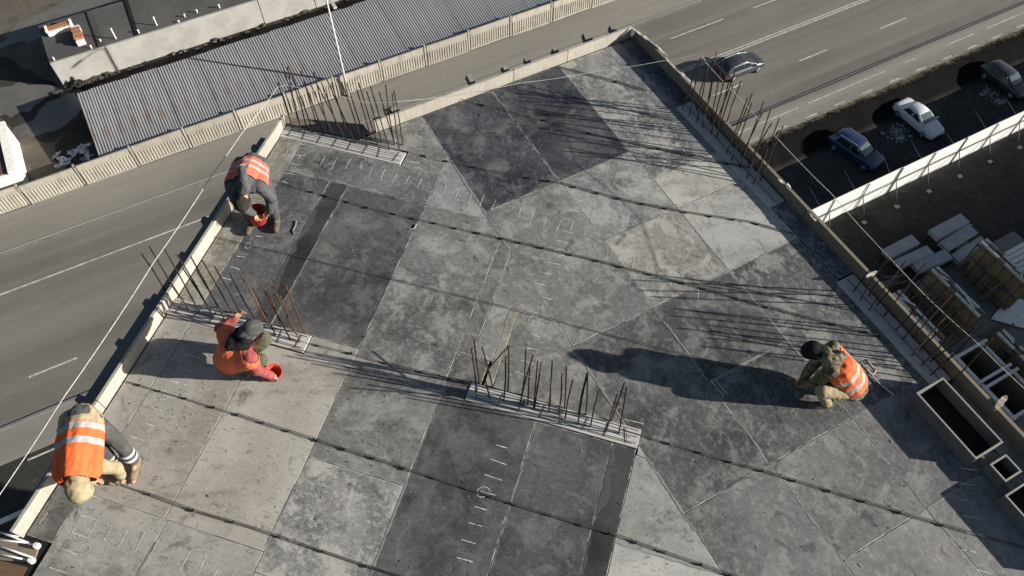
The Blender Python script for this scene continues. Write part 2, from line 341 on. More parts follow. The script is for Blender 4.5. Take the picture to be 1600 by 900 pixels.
# yard slab and mud behind the concrete fence
gsheet("back_yard", 'mud', rect(-90, 120, 49.4, 130), GZ)
gsheet("wet_mud", 'mud_dark', blob(-7.8, 53.6, 4.6, 4.6, 30, 3), GZ + 0.006); gsheet("wet_mud", 'mud_dark', rect(-8.5, 60, 55.5, 60.9), GZ + 0.010)
gsheet("wet_mud", 'mud_dark', blob(-12.6, 61.0, 2.6, 6.0, 30, 5, 0.3), GZ + 0.014)
gsheet("puddle", 'puddle', blob(-11.3, 57.6, 3.3, 1.4, 26, 8, 0.25, 0.6), GZ + 0.020); gsheet("puddle", 'puddle', blob(-13.5, 61.2, 2.6, 1.8, 26, 12, 0.2, 0.6), GZ + 0.024)
gsheet("puddle", 'puddle', blob(-8.0, 70.5, 6.0, 1.6, 26, 17, 0.3, 0.5), GZ + 0.022)
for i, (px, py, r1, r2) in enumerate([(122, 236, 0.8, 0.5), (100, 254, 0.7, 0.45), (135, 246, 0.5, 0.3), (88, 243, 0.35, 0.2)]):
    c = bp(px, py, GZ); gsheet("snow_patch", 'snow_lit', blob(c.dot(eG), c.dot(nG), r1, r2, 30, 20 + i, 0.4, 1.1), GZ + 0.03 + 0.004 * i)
def lots(a, b): return lotz(a, b) + 0.02
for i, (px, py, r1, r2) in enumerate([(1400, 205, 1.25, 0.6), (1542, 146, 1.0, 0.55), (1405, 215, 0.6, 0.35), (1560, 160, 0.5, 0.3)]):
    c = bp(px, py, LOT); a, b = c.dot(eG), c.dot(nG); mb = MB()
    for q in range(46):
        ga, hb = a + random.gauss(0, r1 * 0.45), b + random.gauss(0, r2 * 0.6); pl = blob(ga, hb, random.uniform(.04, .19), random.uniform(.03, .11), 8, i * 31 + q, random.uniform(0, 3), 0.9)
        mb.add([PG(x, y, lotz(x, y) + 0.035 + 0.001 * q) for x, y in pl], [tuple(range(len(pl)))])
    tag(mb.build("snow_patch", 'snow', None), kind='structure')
# painted lines
def line(name, h, g0, g1, wd=0.14, mat='paint', dz=0.006):
    gsheet(name, mat, rect(g0, g1, h - wd / 2, h + wd / 2), GZ + dz)
line("lane_line", 41.8, -120, 14.0, 0.13); line("lane_line", 38.62, 14, 260, 0.13); line("lane_line", 38.36, 14, 260, 0.13)
line("lane_line", 45.2, -120, 260, 0.10, 'paint_worn')
for gg in [37.2 + 9.0 * k for k in range(-9, 18)]:
    line("lane_dash", 34.85 if gg > 0 else 34.35, gg, gg + 3.0, 0.14)
    if gg > 14: line("lane_dash", 42.35, gg + 0.9, gg + 6.6, 0.13)
for gg in (-16.9, -25.9): line("lane_dash", 28.6, gg - 0.9, gg + 1.0, 0.13)
for a, b in ((43.5, 51.7), (53.9, 55.2), (58.6, 62.0), (63.5, 70), (36, 42.5)): line("cycle_line", 30.47, a, b, 0.09, 'paint', 0.018)
for k in range(-3, 12):
    a = 42.3 + 2.95 * k; line("cycle_dash", 29.27, a, a + 1.1, 0.12, 'paint', 0.018)

# ================================================================== THE BUILDING UNDER THE DECK
OUT = [PA(-5.95, -9), PD(7.5, 6.95), PD(-8.55, 6.95), PD(-8.55, 2.05), PA(-3.9, 7.33), PA(-5.95, 7.33)]
OUTL = [(p.x, p.y) for p in OUT]
def inset(poly, k):
    c = Vector((sum(p[0] for p in poly) / len(poly), sum(p[1] for p in poly) / len(poly))); return [(c.x + (p[0] - c.x) * k, c.y + (p[1] - c.y) * k) for p in poly]
bld = thing("unfinished_tower", "unfinished concrete tower block carrying the plywood roof deck", "building", (0, 0, GZ))
for k in range(12):
    z = GZ + 2.98 * k
    MB().prism(inset(OUTL, 0.985), z + 2.55, z + 2.75).build("floor_slab", 'conc_grey', bld)
    MB().prism(inset(OUTL, 0.955), z + 0.0, z + 2.55).build("wall", 'conc_grey', bld)

# ================================================================== THE PLYWOOD DECK
deck = thing("formwork_deck", "plywood formwork deck of dark and pale worn sheets crossed by chalk ticks", "formwork deck", (0, 0, -0.2))
MB().prism(OUTL, -0.10, -0.022).build("deck_base", 'under', deck)
nD1, cD1 = nD, 2.957
def deckclip(poly):
    far = max(p.dot(nA) for p in poly) > 7.03
    for n_, c_, less in ((nD, 6.60, True), (eD, -8.47, False), (eA, -5.84, False)):
        if n_ is eD and not far: continue
        poly = clip(poly, n_, c_, less)
        if len(poly) < 3: return []
    return poly
ply_mats = [M['ply'], M['ply_edge']]
def sheet(poly, az, col, wear, dz=0.0):
    if len(poly) < 3: return
    c = sum(poly, Vector((0, 0, 0))) / len(poly); rot = Matrix.Rotation(-az, 3, 'Z')
    q = [rot @ (p - c) for p in poly]; n = len(q)
    def off(d):
        r = []
        for i in range(n):
            a, b, e = q[i - 1], q[i], q[(i + 1) % n]; d1 = (b - a).normalized(); d2 = (e - b).normalized()
            n1 = Vector((-d1.y, d1.x, 0)); n2 = Vector((-d2.y, d2.x, 0)); k = max(0.35, 1 + n1.dot(n2)); r.append(b + (n1 + n2) * (d / k))
        return r
    o1 = off(0.0035); o2 = off(0.0075); o3 = off(0.022)
    vs = [(p.x, p.y, -0.02) for p in o1] + [(p.x, p.y, -0.002) for p in o1] + [(p.x, p.y, 0) for p in o2] + [(p.x, p.y, 0) for p in o3]
    fs = []; mi = []
    for k in range(3):
        for i in range(n): fs.append((k * n + i, k * n + (i + 1) % n, (k + 1) * n + (i + 1) % n, (k + 1) * n + i)); mi.append(1 if k == 0 else 0)
    fs.append(tuple(range(3 * n, 4 * n))); mi.append(0)
    me = bpy.data.meshes.new("plywood_sheet"); me.from_pydata(vs, [], fs); me.polygons.foreach_set('material_index', mi)
    for m in ply_mats: me.materials.append(m)
    at = me.attributes.new("edge", 'FLOAT', 'POINT'); at.data.foreach_set('value', [1.0] * (3 * n) + [0.0] * n)
    o = bpy.data.objects.new("plywood_sheet", me); COL.objects.link(o); o.parent = deck; o.location = (c.x, c.y, 0.2 + dz); o.rotation_euler = (0, 0, az)
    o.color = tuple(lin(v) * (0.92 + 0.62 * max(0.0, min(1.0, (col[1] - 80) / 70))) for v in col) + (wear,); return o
KP = 1.12
def sA(u0, u1, v0, v1, col, wear=0.5, cut=True, dz=None):
    p = [PA(u0, v0), PA(u1, v0), PA(u1, v1), PA(u0, v1)]
    if cut: p = clip(p, nD, cD1, True)
    p = deckclip(p) if p else []
    return sheet(p, AA, col, wear, random.uniform(-0.0015, 0.0015) if dz is None else dz)
def sD(s0, s1, d0, d1, col, wear=0.5, dz=None):
    p = deckclip([PD(s0, d0), PD(s1, d0), PD(s1, d1), PD(s0, d1)])
    return sheet(p, AD, col, wear, random.uniform(-0.0015, 0.0015) if dz is None else dz)
g1 = lambda v: (v, v, v + 1)
W_ = 0.012
# left field, row beside the far wall, then towards the camera
sA(-5.83, -5.47, 3.97, 7.02, (118, 114, 104), 0.9); sA(-5.47, -3.24, 6.43, 7.02, (98, 99, 100), 0.6)
sA(-3.24, 1.5, 6.43, 8.6, (120, 121, 122), 0.8); sA(-3.86, -3.24, 7.02, 7.30, (112, 111, 108), 0.6); sA(-4.7, -3.24, 7.305, 8.6, (122, 121, 118), 0.8)
sA(-5.47, -4.74, 3.97, 6.43, (74, 76, 80), 0.35); sA(-4.735, -4.46, 3.97, 6.43, (44, 44, 47), 0.02)
sA(-4.46, -3.24, 3.97, 6.43, (72, 73, 75), 0.25); sA(-3.24, -2.03, 3.70, 6.43, (102, 103, 102), 0.75)
sA(-2.03, -1.83, 4.30, 6.43, (96, 95, 92), 0.5); sA(-2.03, -1.60, 3.70, 4.30, (88, 88, 88), 0.5); sA(-1.83, -1.57, 4.30, 5.12, (116, 115, 112), 0.9); sA(-1.57, -1.46, 3.96, 5.12, (124, 119, 108), 0.6)
sA(-1.83, 1.5, 5.12, 6.43, (112, 111, 109), 0.8); sA(-1.46, 1.5, 3.96, 5.12, (108, 107, 104), 0.7)
sA(-3.88, -3.24, 3.70, 3.97, (140, 137, 130), 0.7); sA(0.42, 1.5, 3.62, 3.96, (150, 148, 143), 0.8)
# below the hinge line
sA(-5.83, -5.47, 1.35, 3.71, (138, 134, 126), 0.7); sA(-5.47, -4.46, 1.346, 3.71, (138, 132, 122), 0.7)
sA(-4.46, -3.24, 1.346, 3.70, (150, 145, 135), 0.8)
sA(-3.24, -2.03, 2.48, 3.70, (104, 104, 103), 0.6); sA(-3.24, -2.03, 1.12, 2.48, (108, 108, 108), 1.7)
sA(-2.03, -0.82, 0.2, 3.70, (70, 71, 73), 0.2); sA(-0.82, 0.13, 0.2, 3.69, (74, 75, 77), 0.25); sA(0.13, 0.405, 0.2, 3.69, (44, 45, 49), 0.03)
sA(0.405, 4.0, 2.565, 3.62, (132, 131, 127), 0.8); sA(0.405, 5.0, 0.2, 2.565, (160, 159, 154), 0.9)
sA(-5.83, -5.50, 0.74, 1.346, (92, 91, 88), 0.5); sA(-5.50, -4.42, -1.1, 1.346, (140, 137, 131), 0.8); sA(-4.42, -3.24, -1.1, 1.346, (138, 136, 130), 0.8)
sA(-3.24, -2.03, -1.1, 1.12, (150, 148, 142), 0.8); sA(-2.03, -0.8, -2, 0.2, (80, 80, 80), 0.4); sA(-0.8, 3, -2, 0.2, (120, 118, 114), 0.6)
sA(-5.5, -2.03, -3.6, -1.1, (130, 128, 122), 0.7)
# right field, at 45 degrees
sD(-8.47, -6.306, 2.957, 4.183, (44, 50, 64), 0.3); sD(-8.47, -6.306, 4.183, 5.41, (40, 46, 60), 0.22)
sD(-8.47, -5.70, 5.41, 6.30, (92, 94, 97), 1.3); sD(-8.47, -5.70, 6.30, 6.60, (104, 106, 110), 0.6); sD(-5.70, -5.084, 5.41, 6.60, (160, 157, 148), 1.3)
sD(-8.47, -3.0, 1.9, 2.957, (100, 102, 108), 0.5) if False else None
sD(-6.306, -3.851, 2.957, 4.183, (108, 108, 107), 0.7); sD(-6.306, -5.084, 4.183, 5.41, (116, 117, 117), 1.2)
sD(-5.084, -3.851, 4.183, 5.41, (126, 123, 117), 1.4); sD(-5.084, -3.851, 5.41, 6.60, (150, 149, 145), 1.4)
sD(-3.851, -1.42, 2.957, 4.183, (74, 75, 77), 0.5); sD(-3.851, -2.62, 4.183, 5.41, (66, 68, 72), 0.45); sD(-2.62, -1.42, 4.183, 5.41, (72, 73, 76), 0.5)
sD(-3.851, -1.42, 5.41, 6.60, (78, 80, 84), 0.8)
sD(-1.42, 1.02, 2.957, 4.183, (98, 99, 99), 0.5); sD(-1.42, -0.18, 4.183, 5.41, (106, 106, 105), 0.55); sD(-0.18, 2.3, 4.183, 5.41, (112, 111, 109), 0.6)
sD(-1.42, -0.18, 5.41, 6.60, (100, 100, 101), 0.55); sD(-0.18, 2.3, 5.41, 6.60, (108, 108, 106), 0.6)
sD(1.02, 4, 2.957, 4.183, (100, 100, 99), 0.5); sD(2.3, 5, 4.183, 6.60, (104, 104, 104), 0.5)
# edge boards, joist ends, outer ledge
def edge(a, b, th, out, name="edge_board", mat='board', z0=-0.03, z1=0.2):
    o = out.normalized() * th; q = [a, b, b + o, a + o]
    mb = MB(); mb.hexa([Vector((p.x, p.y, z0)) for p in q] + [Vector((p.x, p.y, z1)) for p in q]); return mb.build(name, mat, deck, bevel=0.004)
vb = [0.70, 2.32, 3.66, 4.02, 5.55, 7.30]
for a, b in zip(vb, vb[1:]): edge(PA(-5.85, a + 0.004), PA(-5.85, b - 0.004), 0.045, -eA, z1=0.2 + random.uniform(-0.006, 0.006))
db = [2.2, 4.6, 5.6, 6.84]
for a, b in zip(db, db[1:]): edge(PD(-8.5, a + 0.004), PD(-8.5, b - 0.004), 0.045, -eD, z1=0.2 + random.uniform(-0.006, 0.006))
sb = [-8.47, -6.2, -4.1, -2.0, 0.2, 3.0, 6.0]
for a, b in zip(sb, sb[1:]): edge(PD(a + 0.004, 6.875), PD(b - 0.004, 6.875), 0.05, nD, mat='timber', z1=0.2 + random.uniform(-0.006, 0.006))
# flat strip of plywood between the sheets and the edge board on the right, mottled, and the ledge outside the left board
for a, b in ((-4.45, -3.72), (-3.715, -3.05)):
    sheet([PD(a, 6.61), PD(b, 6.61), PD(b, 6.87), PD(a, 6.87)], AD, (86, 92, 104), 0.9)
sheet([PD(-8.46, 6.61), PD(-6.75, 6.61), PD(-6.75, 6.87), PD(-8.46, 6.87)], AD, (74, 78, 86), 0.3)
sheet([PD(-1.2, 6.61), PD(5, 6.61), PD(5, 6.87), PD(-1.2, 6.87)], AD, (92, 92, 92), 0.5)
for a, b, uo in ((0.6, 2.2, -6.2), (2.21, 4.05, -6.33), (4.06, 5.6, -6.27), (5.61, 7.1, -6.27)): MB().hexa([PA(uo, a, -0.26), PA(-5.9, a, -0.26), PA(-5.9, b, -0.26), PA(uo, b, -0.26)] + [PA(uo, a, -0.22), PA(-5.9, a, -0.22), PA(-5.9, b, -0.22), PA(uo, b, -0.22)]).build("ledge_plank", 'timber_grey', deck)
for v in (2.42, 3.3, 3.95, 4.75, 5.45, 6.2, 6.95):
    MB().bar(PA(-5.7, v, -0.33), PA((-6.43 if v < 4 else -6.38) + random.uniform(-.04, .03), v + random.uniform(-.03, .03), -0.33), 0.09, 0.12).build("joist", 'timber_grey', deck)
for d in (2.28, 2.5, 2.62, 3.95, 4.55, 4.95, 5.5, 6.1, 6.62):
    q = PD(-8.56, d, -0.02); e = PD(-8.77 + random.uniform(-.06, .05), d + random.uniform(-.03, .03), random.uniform(.06, .14))
    MB().bar(q, e, 0.10 + random.uniform(-.03, .03), 0.14).build("joist", 'timber_grey', deck)
for d in (2.35, 3.4, 4.4, 5.4, 6.4):    # raking props behind the far edge board
    MB().bar(PD(-8.56, d, 0.16), PD(-8.76, d, -0.12), 0.05, 0.05).build("prop", 'timber', deck)
MB().prism([(p.x, p.y) for p in (PA(-6.0, 7.34), PA(-3.85, 7.34), PD(-8.62, 2.2), PA(-4.9, 7.9), PA(-6.05, 7.7))], -0.34, -0.30).build("ledge_plank", 'timber', deck)

# chalk
ch = MB(); CZ = 0.0035
def tick(o, L):
    for a, b, c, d in L:
        p, q = bp(o[0] + a / 4, o[1] + b / 4, CZ), bp(o[0] + c / 4, o[1] + d / 4, CZ); m = (p + q) / 2 + (q - p).cross(Vector((0, 0, 1))) * random.uniform(-.03, .03)
        for x, y in ((p, m), (m, q)):
            t = (y - x).normalized(); n_ = Vector((-t.y, t.x, 0)) * random.uniform(.003, .0046); ch.add([x - n_, y - n_, y + n_, x + n_], [(0, 1, 2, 3)])
def ring(px, py, r):
    c = bp(px, py, CZ); rr = (bp(px + r, py, CZ) - c).length; vs = []; n = 22
    for i in range(n):
        t = 2 * math.pi * i / n; k = rr * (1 + 0.12 * math.sin(2 * t + px)); dr = Vector((math.cos(t), math.sin(t), 0)); vs += [c + dr * (k - .003), c + dr * (k + .003)]
    ch.add(vs, [(2 * i, 2 * i + 1, (2 * i + 3) % (2 * n), (2 * i + 2) % (2 * n)) for i in range(n - 1)])
tick((0, 450), [(1200,330,1290,355),(1155,410,1248,440),(1110,490,1195,520),(1062,578,1165,608),(1020,665,1105,692),(935,740,1015,770),(880,835,965,865)])
tick((0, 675), [(815,28,905,55),(505,520,605,552),(605,552,545,662),(545,662,448,628),(448,628,505,520),(245,575,298,503),(640,695,698,592),(740,720,795,615),(845,745,905,625),(945,760,1000,655),(385,730,478,768),(310,845,412,880),(1045,805,1090,715),(1128,860,1188,745),(1237,885,1290,768),(1340,900,1370,835),(1450,900,1480,862),(540,385,650,430)])
tick((0, 225), [(1480,700,1535,708),(1435,765,1500,785),(1390,835,1445,850)])
tick((400, 225), [(280,0,335,15),(245,65,312,75),(262,95,282,70),(218,122,275,132),(172,180,245,190),(160,232,198,245),(400,135,432,75),(470,160,505,90),(555,155,592,90),(652,150,660,110),(700,210,727,140),(780,220,808,155),(850,245,880,185),(930,255,960,200),(1008,275,1035,220),(1160,325,1190,255),(1240,345,1268,285),(1320,375,1348,310),(1398,390,1428,315),(1470,410,1500,345),(0,575,45,580),(170,85,200,40),(940,105,1020,118)])
tick((800, 225), [(38,460,55,400),(110,500,135,435),(195,520,215,460),(275,545,305,480),(320,465,390,480),(390,475,362,555),(312,538,370,555),(450,570,465,530),(512,660,520,625),(590,720,600,668),(665,735,678,695),(750,775,765,720),(830,830,842,768),(905,865,922,815),(985,900,997,862),(355,408,425,425),(385,345,445,358),(440,225,510,240),(500,165,545,180),(275,600,350,618),(222,735,305,755),(167,797,240,815),(145,868,212,885)])
tick((800, 450), [(185,55,250,73),(120,205,200,225),(118,288,180,308),(95,375,160,388),(58,452,135,475),(10,520,120,558),(705,822,825,850),(1165,10,1165,70),(1240,575,1325,680),(1270,570,1345,660)])
tick((400, 675), [(1465,170,1565,205),(1428,265,1538,302),(1405,370,1500,395),(1365,465,1440,488),(1328,567,1412,590),(1285,672,1375,700),(1255,785,1355,812),(1500,80,1570,100)])
tick((1200, 675), [(1190,225,1295,240),(1200,318,1300,332),(1205,422,1305,435),(1212,522,1335,545),(1240,630,1305,640),(1210,735,1300,752),(1305,862,1395,885)])
tick((800, 0), [(830,508,895,527),(780,660,830,675),(730,705,800,722),(700,755,755,770),(675,805,735,825),(870,465,920,478)])
for x, y, r in ((255, 617.5, 7.5), (387.5, 383.7, 5), (874.5, 394.5, 7.5), (915, 301, 6), (833.7, 501, 8), (755, 768.7, 9), (1016, 143, 6)): ring(x, y, r)
tag(ch.build("chalk_marks", 'chalk', deck), kind='stuff')
# cement residue smeared along the seams and in splashes
rs = MB()
def smear(p, q, k0, wmax=0.03, dens=0.0):
    L = (q - p).length; n = int(L / 0.025); t = (q - p).normalized(); s_ = Vector((-t.y, t.x, 0)); prev = None
    for i in range(n + 1):
        x = i / n * L; a = noise.noise(Vector((x * 1.1, k0, 0))) + .5 * noise.noise(Vector((x * 5, k0, 3))) + dens; o_ = noise.noise(Vector((x * .8, k0, 9))) * .012
        wl = max(0.0, a) * wmax * (1 + .8 * noise.noise(Vector((x * 17, k0, 5)))); wr = max(0.0, a) * wmax * (1 + .8 * noise.noise(Vector((x * 17, k0, 7)))) * .6
        c = p + t * x + s_ * o_ + Vector((0, 0, .0030)); cur = (c - s_ * wl, c + s_ * wr, wl + wr)
        if prev and cur[2] > .002 and prev[2] > .002: rs.add([prev[0], cur[0], cur[1], prev[1]], [(0, 1, 2, 3)])
        prev = cur
for i, (u, v0, v1) in enumerate(((-3.24, 1.35, 3.7), (-3.24, 3.97, 6.4), (-2.03, 1.2, 3.68), (-2.03, 3.75, 6.4), (-0.82, 0.2, 3.68), (-4.46, 1.35, 3.7), (-4.46, 4.0, 6.4), (-5.47, 1.4, 3.7), (-5.47, 4.0, 7.0), (-4.42, -1, 1.34), (0.405, 0.3, 3.6), (-1.83, 4.3, 6.3), (-1.57, 4.0, 5.1))): smear(PA(u, v0), PA(u, v1), i * 3.7, .022)
for i, (v, u0, u1) in enumerate(((1.346, -5.45, -3.3), (6.43, -5.45, -1.6), (7.02, -3.8, -3.2), (2.48, -3.2, -2.05), (3.96, -1.8, .4), (2.565, .45, 1.4), (3.70, -3.85, -1.75))): smear(PA(u0, v), PA(u1, v), 50 + i * 3.7, .024, .1)
for i, (d, s0, s1) in enumerate(((2.957, -8.2, -1.2), (2.957, -1.2, 1.0), (4.183, -8.4, -3.9), (4.183, -3.8, 1.0), (5.41, -8.4, -3.9), (5.41, -3.8, 1.0))): smear(PD(s0, d), PD(s1, d), 90 + i * 3.7, .024, .4 if i < 2 else .08)
for i, (s_, d0, d1) in enumerate(((-6.306, 3.0, 5.4), (-5.084, 4.2, 6.5), (-3.851, 3.0, 6.5), (-1.42, 3.0, 6.5), (-0.18, 4.2, 6.5), (-2.62, 4.2, 5.4), (-5.7, 5.45, 6.55))): smear(PD(s_, d0), PD(s_, d1), 130 + i * 3.7, .026, .1)
M['residue'] = m_conc("cement_residue", (0.27, 0.265, 0.25, 1), 5.0, 0.7)
tag(rs.build("cement_residue", 'residue', deck), kind='stuff')
# torn film and scuffs on the dark strips: ragged pale flakes lying on the sheets
fl = MB()
def ragged(u, v0, v1, side, n, wmax):
    q = [PA(u, v0, 0.003)]; 
    for i in range(n + 1):
        t = i / n; wv = wmax * max(0.05, 0.45 + 0.9 * noise.noise(Vector((u * 3, (v0 + (v1 - v0) * t) * 2.2, 1))) + 0.4 * noise.noise(Vector((u, (v0 + (v1 - v0) * t) * 9, 4)))); q.append(PA(u + side * wv, v0 + (v1 - v0) * t, 0.003))
    q.append(PA(u, v1, 0.003)); k = len(q)
    for i in range(1, k - 2):
        a, b = q[i], q[i + 1]; fl.add([PA(u, inA(a)[1], 0.003), a, b, PA(u, inA(b)[1], 0.003)], [(0, 1, 2, 3)])
ragged(-4.74, 4.0, 6.0, 1, 40, 0.12); ragged(0.13, 0.3, 3.65, 1, 60, 0.10)
M['flake'] = m_conc("worn_plywood_film", (0.085, 0.083, 0.08, 1), 3.0, 0.5)
tag(fl.build("worn_film", 'flake', deck), kind='stuff')

# ================================================================== NEIGHBOURING BLOCKS beyond the right of the frame (their shade covers the yard)
M['nb'] = m_conc("neighbour_concrete", (0.3, 0.29, 0.27, 1), 0.4)
def block(label, g0, g1, zt):
    t = thing("unfinished_block", label, "building", PG(g0, -14.0), AG); L = g1 - g0; n = int(zt / 3)
    for k in range(n):
        z0, z1 = zt / n * k, zt / n * (k + 1); MB().box(-.15, L + .15, -14.15, .15, z1 - .22, z1).build("floor_slab", 'nb', t, local=True)
        MB().box(0, L, -14, 0, z0, z1 - .22).build("wall", 'conc_grey', t, local=True)
block("grey unfinished block just beyond the right edge of the photo", 56.0, 75.2, 20.0)
block("second grey unfinished block farther right along the yard", 80.2, 130.0, 20.3)

# ================================================================== WALL TOPS WITH STARTER BARS
def wallgroup(label, frame_pts, o, sc, L, h, grp="wall tops with starter bars", rust=(), zt=0.012, nlong=3, ties=True, bent=()):
    c = sum(frame_pts, Vector((0, 0, 0))) / 4
    t = thing("starter_bar_wall", label, "concrete wall", (c.x, c.y, -0.3), 0, grp)
    mb = MB(); mb.hexa([Vector((p.x, p.y, -0.3)) for p in frame_pts] + [Vector((p.x, p.y, zt)) for p in frame_pts]); mb.build("wall_top", 'conc_wall', t, bevel=0.004)
    bases = []
    for i, (a, b, c_, d) in enumerate(L):
        p = bp(o[0] + a / sc, o[1] + b / sc, zt - 0.01); hh = h * (1 + random.uniform(-.05, .05)); q = bp(o[0] + c_ / sc, o[1] + d / sc, hh)
        m = p.lerp(q, 0.5) + Vector((random.uniform(-.012, .012), random.uniform(-.012, .012), 0)); bases.append(p)
        MB().tube([p, m, q], 0.0095, 5).build("rebar", 'rebar_rust' if i in rust else 'rebar', t)
    for pts in bent: MB().tube(pts, 0.0095, 5).build("rebar", 'rebar', t)
    f = frame_pts; 
    for k in range(nlong):
        s = (k + 0.6) / (nlong + 0.2); a = f[0].lerp(f[3], s); b = f[1].lerp(f[2], s); e = (b - a).normalized() * 0.03
        pts = [a + e + (b - a - 2 * e) * (j / 8) + Vector((0, 0, zt + 0.02 + 0.01 * k + random.uniform(-.004, .006))) for j in range(9)]
        MB().tube(pts, 0.0055, 5).build("crossbar", 'bar', t)
    dr = (f[3] - f[0]).normalized(); W = (f[3] - f[0]).length
    ax = (f[1] - f[0]).normalized(); LL = (f[1] - f[0]).length
    nt_ = max(4, int(LL / 0.24))
    for k in range(nt_ if ties else 0):
        a = f[0] + ax * (LL * (k + 0.5) / nt_) + Vector((0, 0, zt + 0.008))
        MB().tube([a + dr * 0.03, a + dr * (W - 0.03) + ax * random.uniform(-.05, .05)], 0.0035, 4).build("tie_bar", 'rebar', t)
    return t
def qA(u0, u1, v0, v1): return [PA(u0, v0), PA(u1, v0), PA(u1, v1), PA(u0, v1)]
def qD(s0, s1, d0, d1): return [PD(s0, d0), PD(s1, d0), PD(s1, d1), PD(s0, d1)]
cz = (700, 500); c45 = 4.5
bentpts = [bp(700 + 295 / c45, 500 + 550 / c45, 0.0), bp(700 + 255 / c45, 500 + 400 / c45, 0.34), bp(700 + 290 / c45, 500 + 335 / c45, 0.42), bp(700 + 430 / c45, 500 + 180 / c45, 0.62)]
wallgroup("pale wall top with rusty starter bars in the middle of the deck, one bar bent", qA(-1.72, 0.41, 3.70, 3.945), cz, c45,
  [(200,510,165,200),(222,445,185,140),(315,470,240,190),(392,570,405,255),(420,505,427,195),(520,525,548,210),(505,595,598,245),(600,630,630,290),(607,625,657,290),(707,655,733,290),(720,600,722,450),(820,625,832,330),(822,700,878,420),(915,665,978,370),(912,735,982,372),(970,670,982,385),(1000,755,1062,490),(1145,715,1240,440),(1110,790,1190,520),(1200,800,1255,470),(560,600,575,330),(780,665,800,380)], 0.86, rust=(8, 10), bent=(bentpts,))
wallgroup("pale wall top with tall leaning starter bars at the left edge board beside the crouching worker", qA(-5.84, -3.89, 3.715, 3.965), (210, 370), 5,
  [(245,430,55,130),(425,570,115,75),(500,575,235,95),(620,640,335,140),(610,615,375,240),(705,650,440,155),(660,555,485,260),(770,605,530,185),(830,600,625,230),(945,650,745,285),(1050,675,835,300),(1105,770,925,400),(1220,805,960,320),(1150,700,1050,425),(1295,820,1060,350),(1250,740,1135,460),(1335,755,1180,375)], 1.0, rust=(10, 12, 13, 14, 15, 16))
wallgroup("wall top with a long row of starter bars at the far left corner of the deck", qA(-5.84, -3.88, 7.02, 7.28), (420, 80), 5.296,
  [(195,635,75,255),(270,660,110,105),(238,560,155,130),(305,605,215,300),(370,680,160,120),(400,625,265,165),(455,700,310,300),(490,645,370,170),(550,720,350,280),(578,665,435,260),(640,740,395,265),(640,650,520,265),(720,765,470,210),(755,710,605,260),(815,785,645,262),(850,735,725,310),(900,770,745,260),(935,755,810,335),(1000,820,840,285),(1035,745,912,335),(1040,775,965,275),(1080,820,1020,345),(1110,775,1035,325)], 0.84)
wallgroup("wall top with starter bars along the right edge board by the road car", qD(-6.75, -4.46, 6.555, 6.845), (1040, 70), 3.75,
  [(100,375,190,100),(140,415,205,75),(183,455,255,75),(180,385,240,150),(215,490,300,40),(230,440,290,120),(262,470,335,90),(265,525,350,185),(290,470,405,165),(300,545,368,225),(310,510,395,235),(345,500,443,212),(355,640,480,310),(385,600,508,285),(383,680,505,340),(430,725,575,330),(440,660,565,400),(475,785,615,380),(480,700,620,460),(510,820,667,430),(520,740,665,497),(553,800,688,475)], 1.0, rust=(4, 11), nlong=1, ties=False)
wallgroup("wall top with starter bars along the right edge board above the timber formwork yard", qD(-3.02, -1.24, 6.555, 6.845), (1300, 400), 3.75,
  [(125,210,255,40),(165,260,330,10),(215,235,300,110),(215,320,435,25),(262,290,375,150),(300,355,548,40),(370,440,560,225),(415,490,610,270),(465,585,670,350),(510,555,745,330),(520,645,790,370),(570,620,845,415),(575,700,905,380),(620,665,820,470),(470,485,700,230),(695,750,940,480)], 1.0, rust=(6, 8, 14), nlong=1, ties=False)

# ================================================================== BARS LAID ON THE DECK, WITH SPACERS
SP = MB(); SP.box(-.045, .03, -.010, .010, 0.0, .022); SP.box(.022, .04, -.017, .017, .004, .03); SPM = SP.mesh("spacer", 'plastic', smooth=False)
def laid(label, pts, sp, two=0.5, z=0.022, cat="rebar"):
    P = [bp(x, y, z) for x, y in pts]; c = P[0]
    t = thing("reinforcing_bar", label, cat, (c.x, c.y, 0), 0, "reinforcing bars laid across the deck")
    D_ = []
    for a, b in zip(P, P[1:]):
        n_ = max(2, int((b - a).length / 0.25)); D_ += [a.lerp(b, i / n_) + Vector((0, random.uniform(-.004, .004), random.uniform(-.004, .004))) for i in range(n_)]
    D_.append(P[-1]); MB().tube(D_, 0.005, 5).build("bar", 'bar', t)
    if two:
        k = int(len(D_) * (1 - two)); E_ = [p + Vector((0.004, 0.016, 0.001)) for p in D_[k:]]
        if len(E_) > 1: MB().tube(E_, 0.0045, 5).build("bar", 'bar', t)
    for x, y in sp:
        s = bp(x, y, 0.02); best = min(range(len(D_) - 1), key=lambda i: ((D_[i] + D_[i + 1]) / 2 - s).length); d = D_[best + 1] - D_[best]
        q = D_[best] + d * max(0, min(1, (s - D_[best]).dot(d) / d.length_squared))
        inst("spacer", SPM, t, (q.x - c.x, q.y - c.y, 0.004), math.atan2(d.y, d.x) + random.uniform(-.12, .12), (random.uniform(.6, 1.0), random.uniform(.6, 1.0), random.uniform(.6, .9)))
T4 = lambda o, L: [(o[0] + a / 4, o[1] + b / 4) for a, b in L]
laid("laid steel bar held by the bending worker at the bottom left corner", [(186,756),(290,794),(400,827),(570,884),(660,913)], T4((0,675),[(920,388),(1190,480),(1440,562)]) + T4((400,675),[(130,655),(400,745),(675,835)]), 0.9)
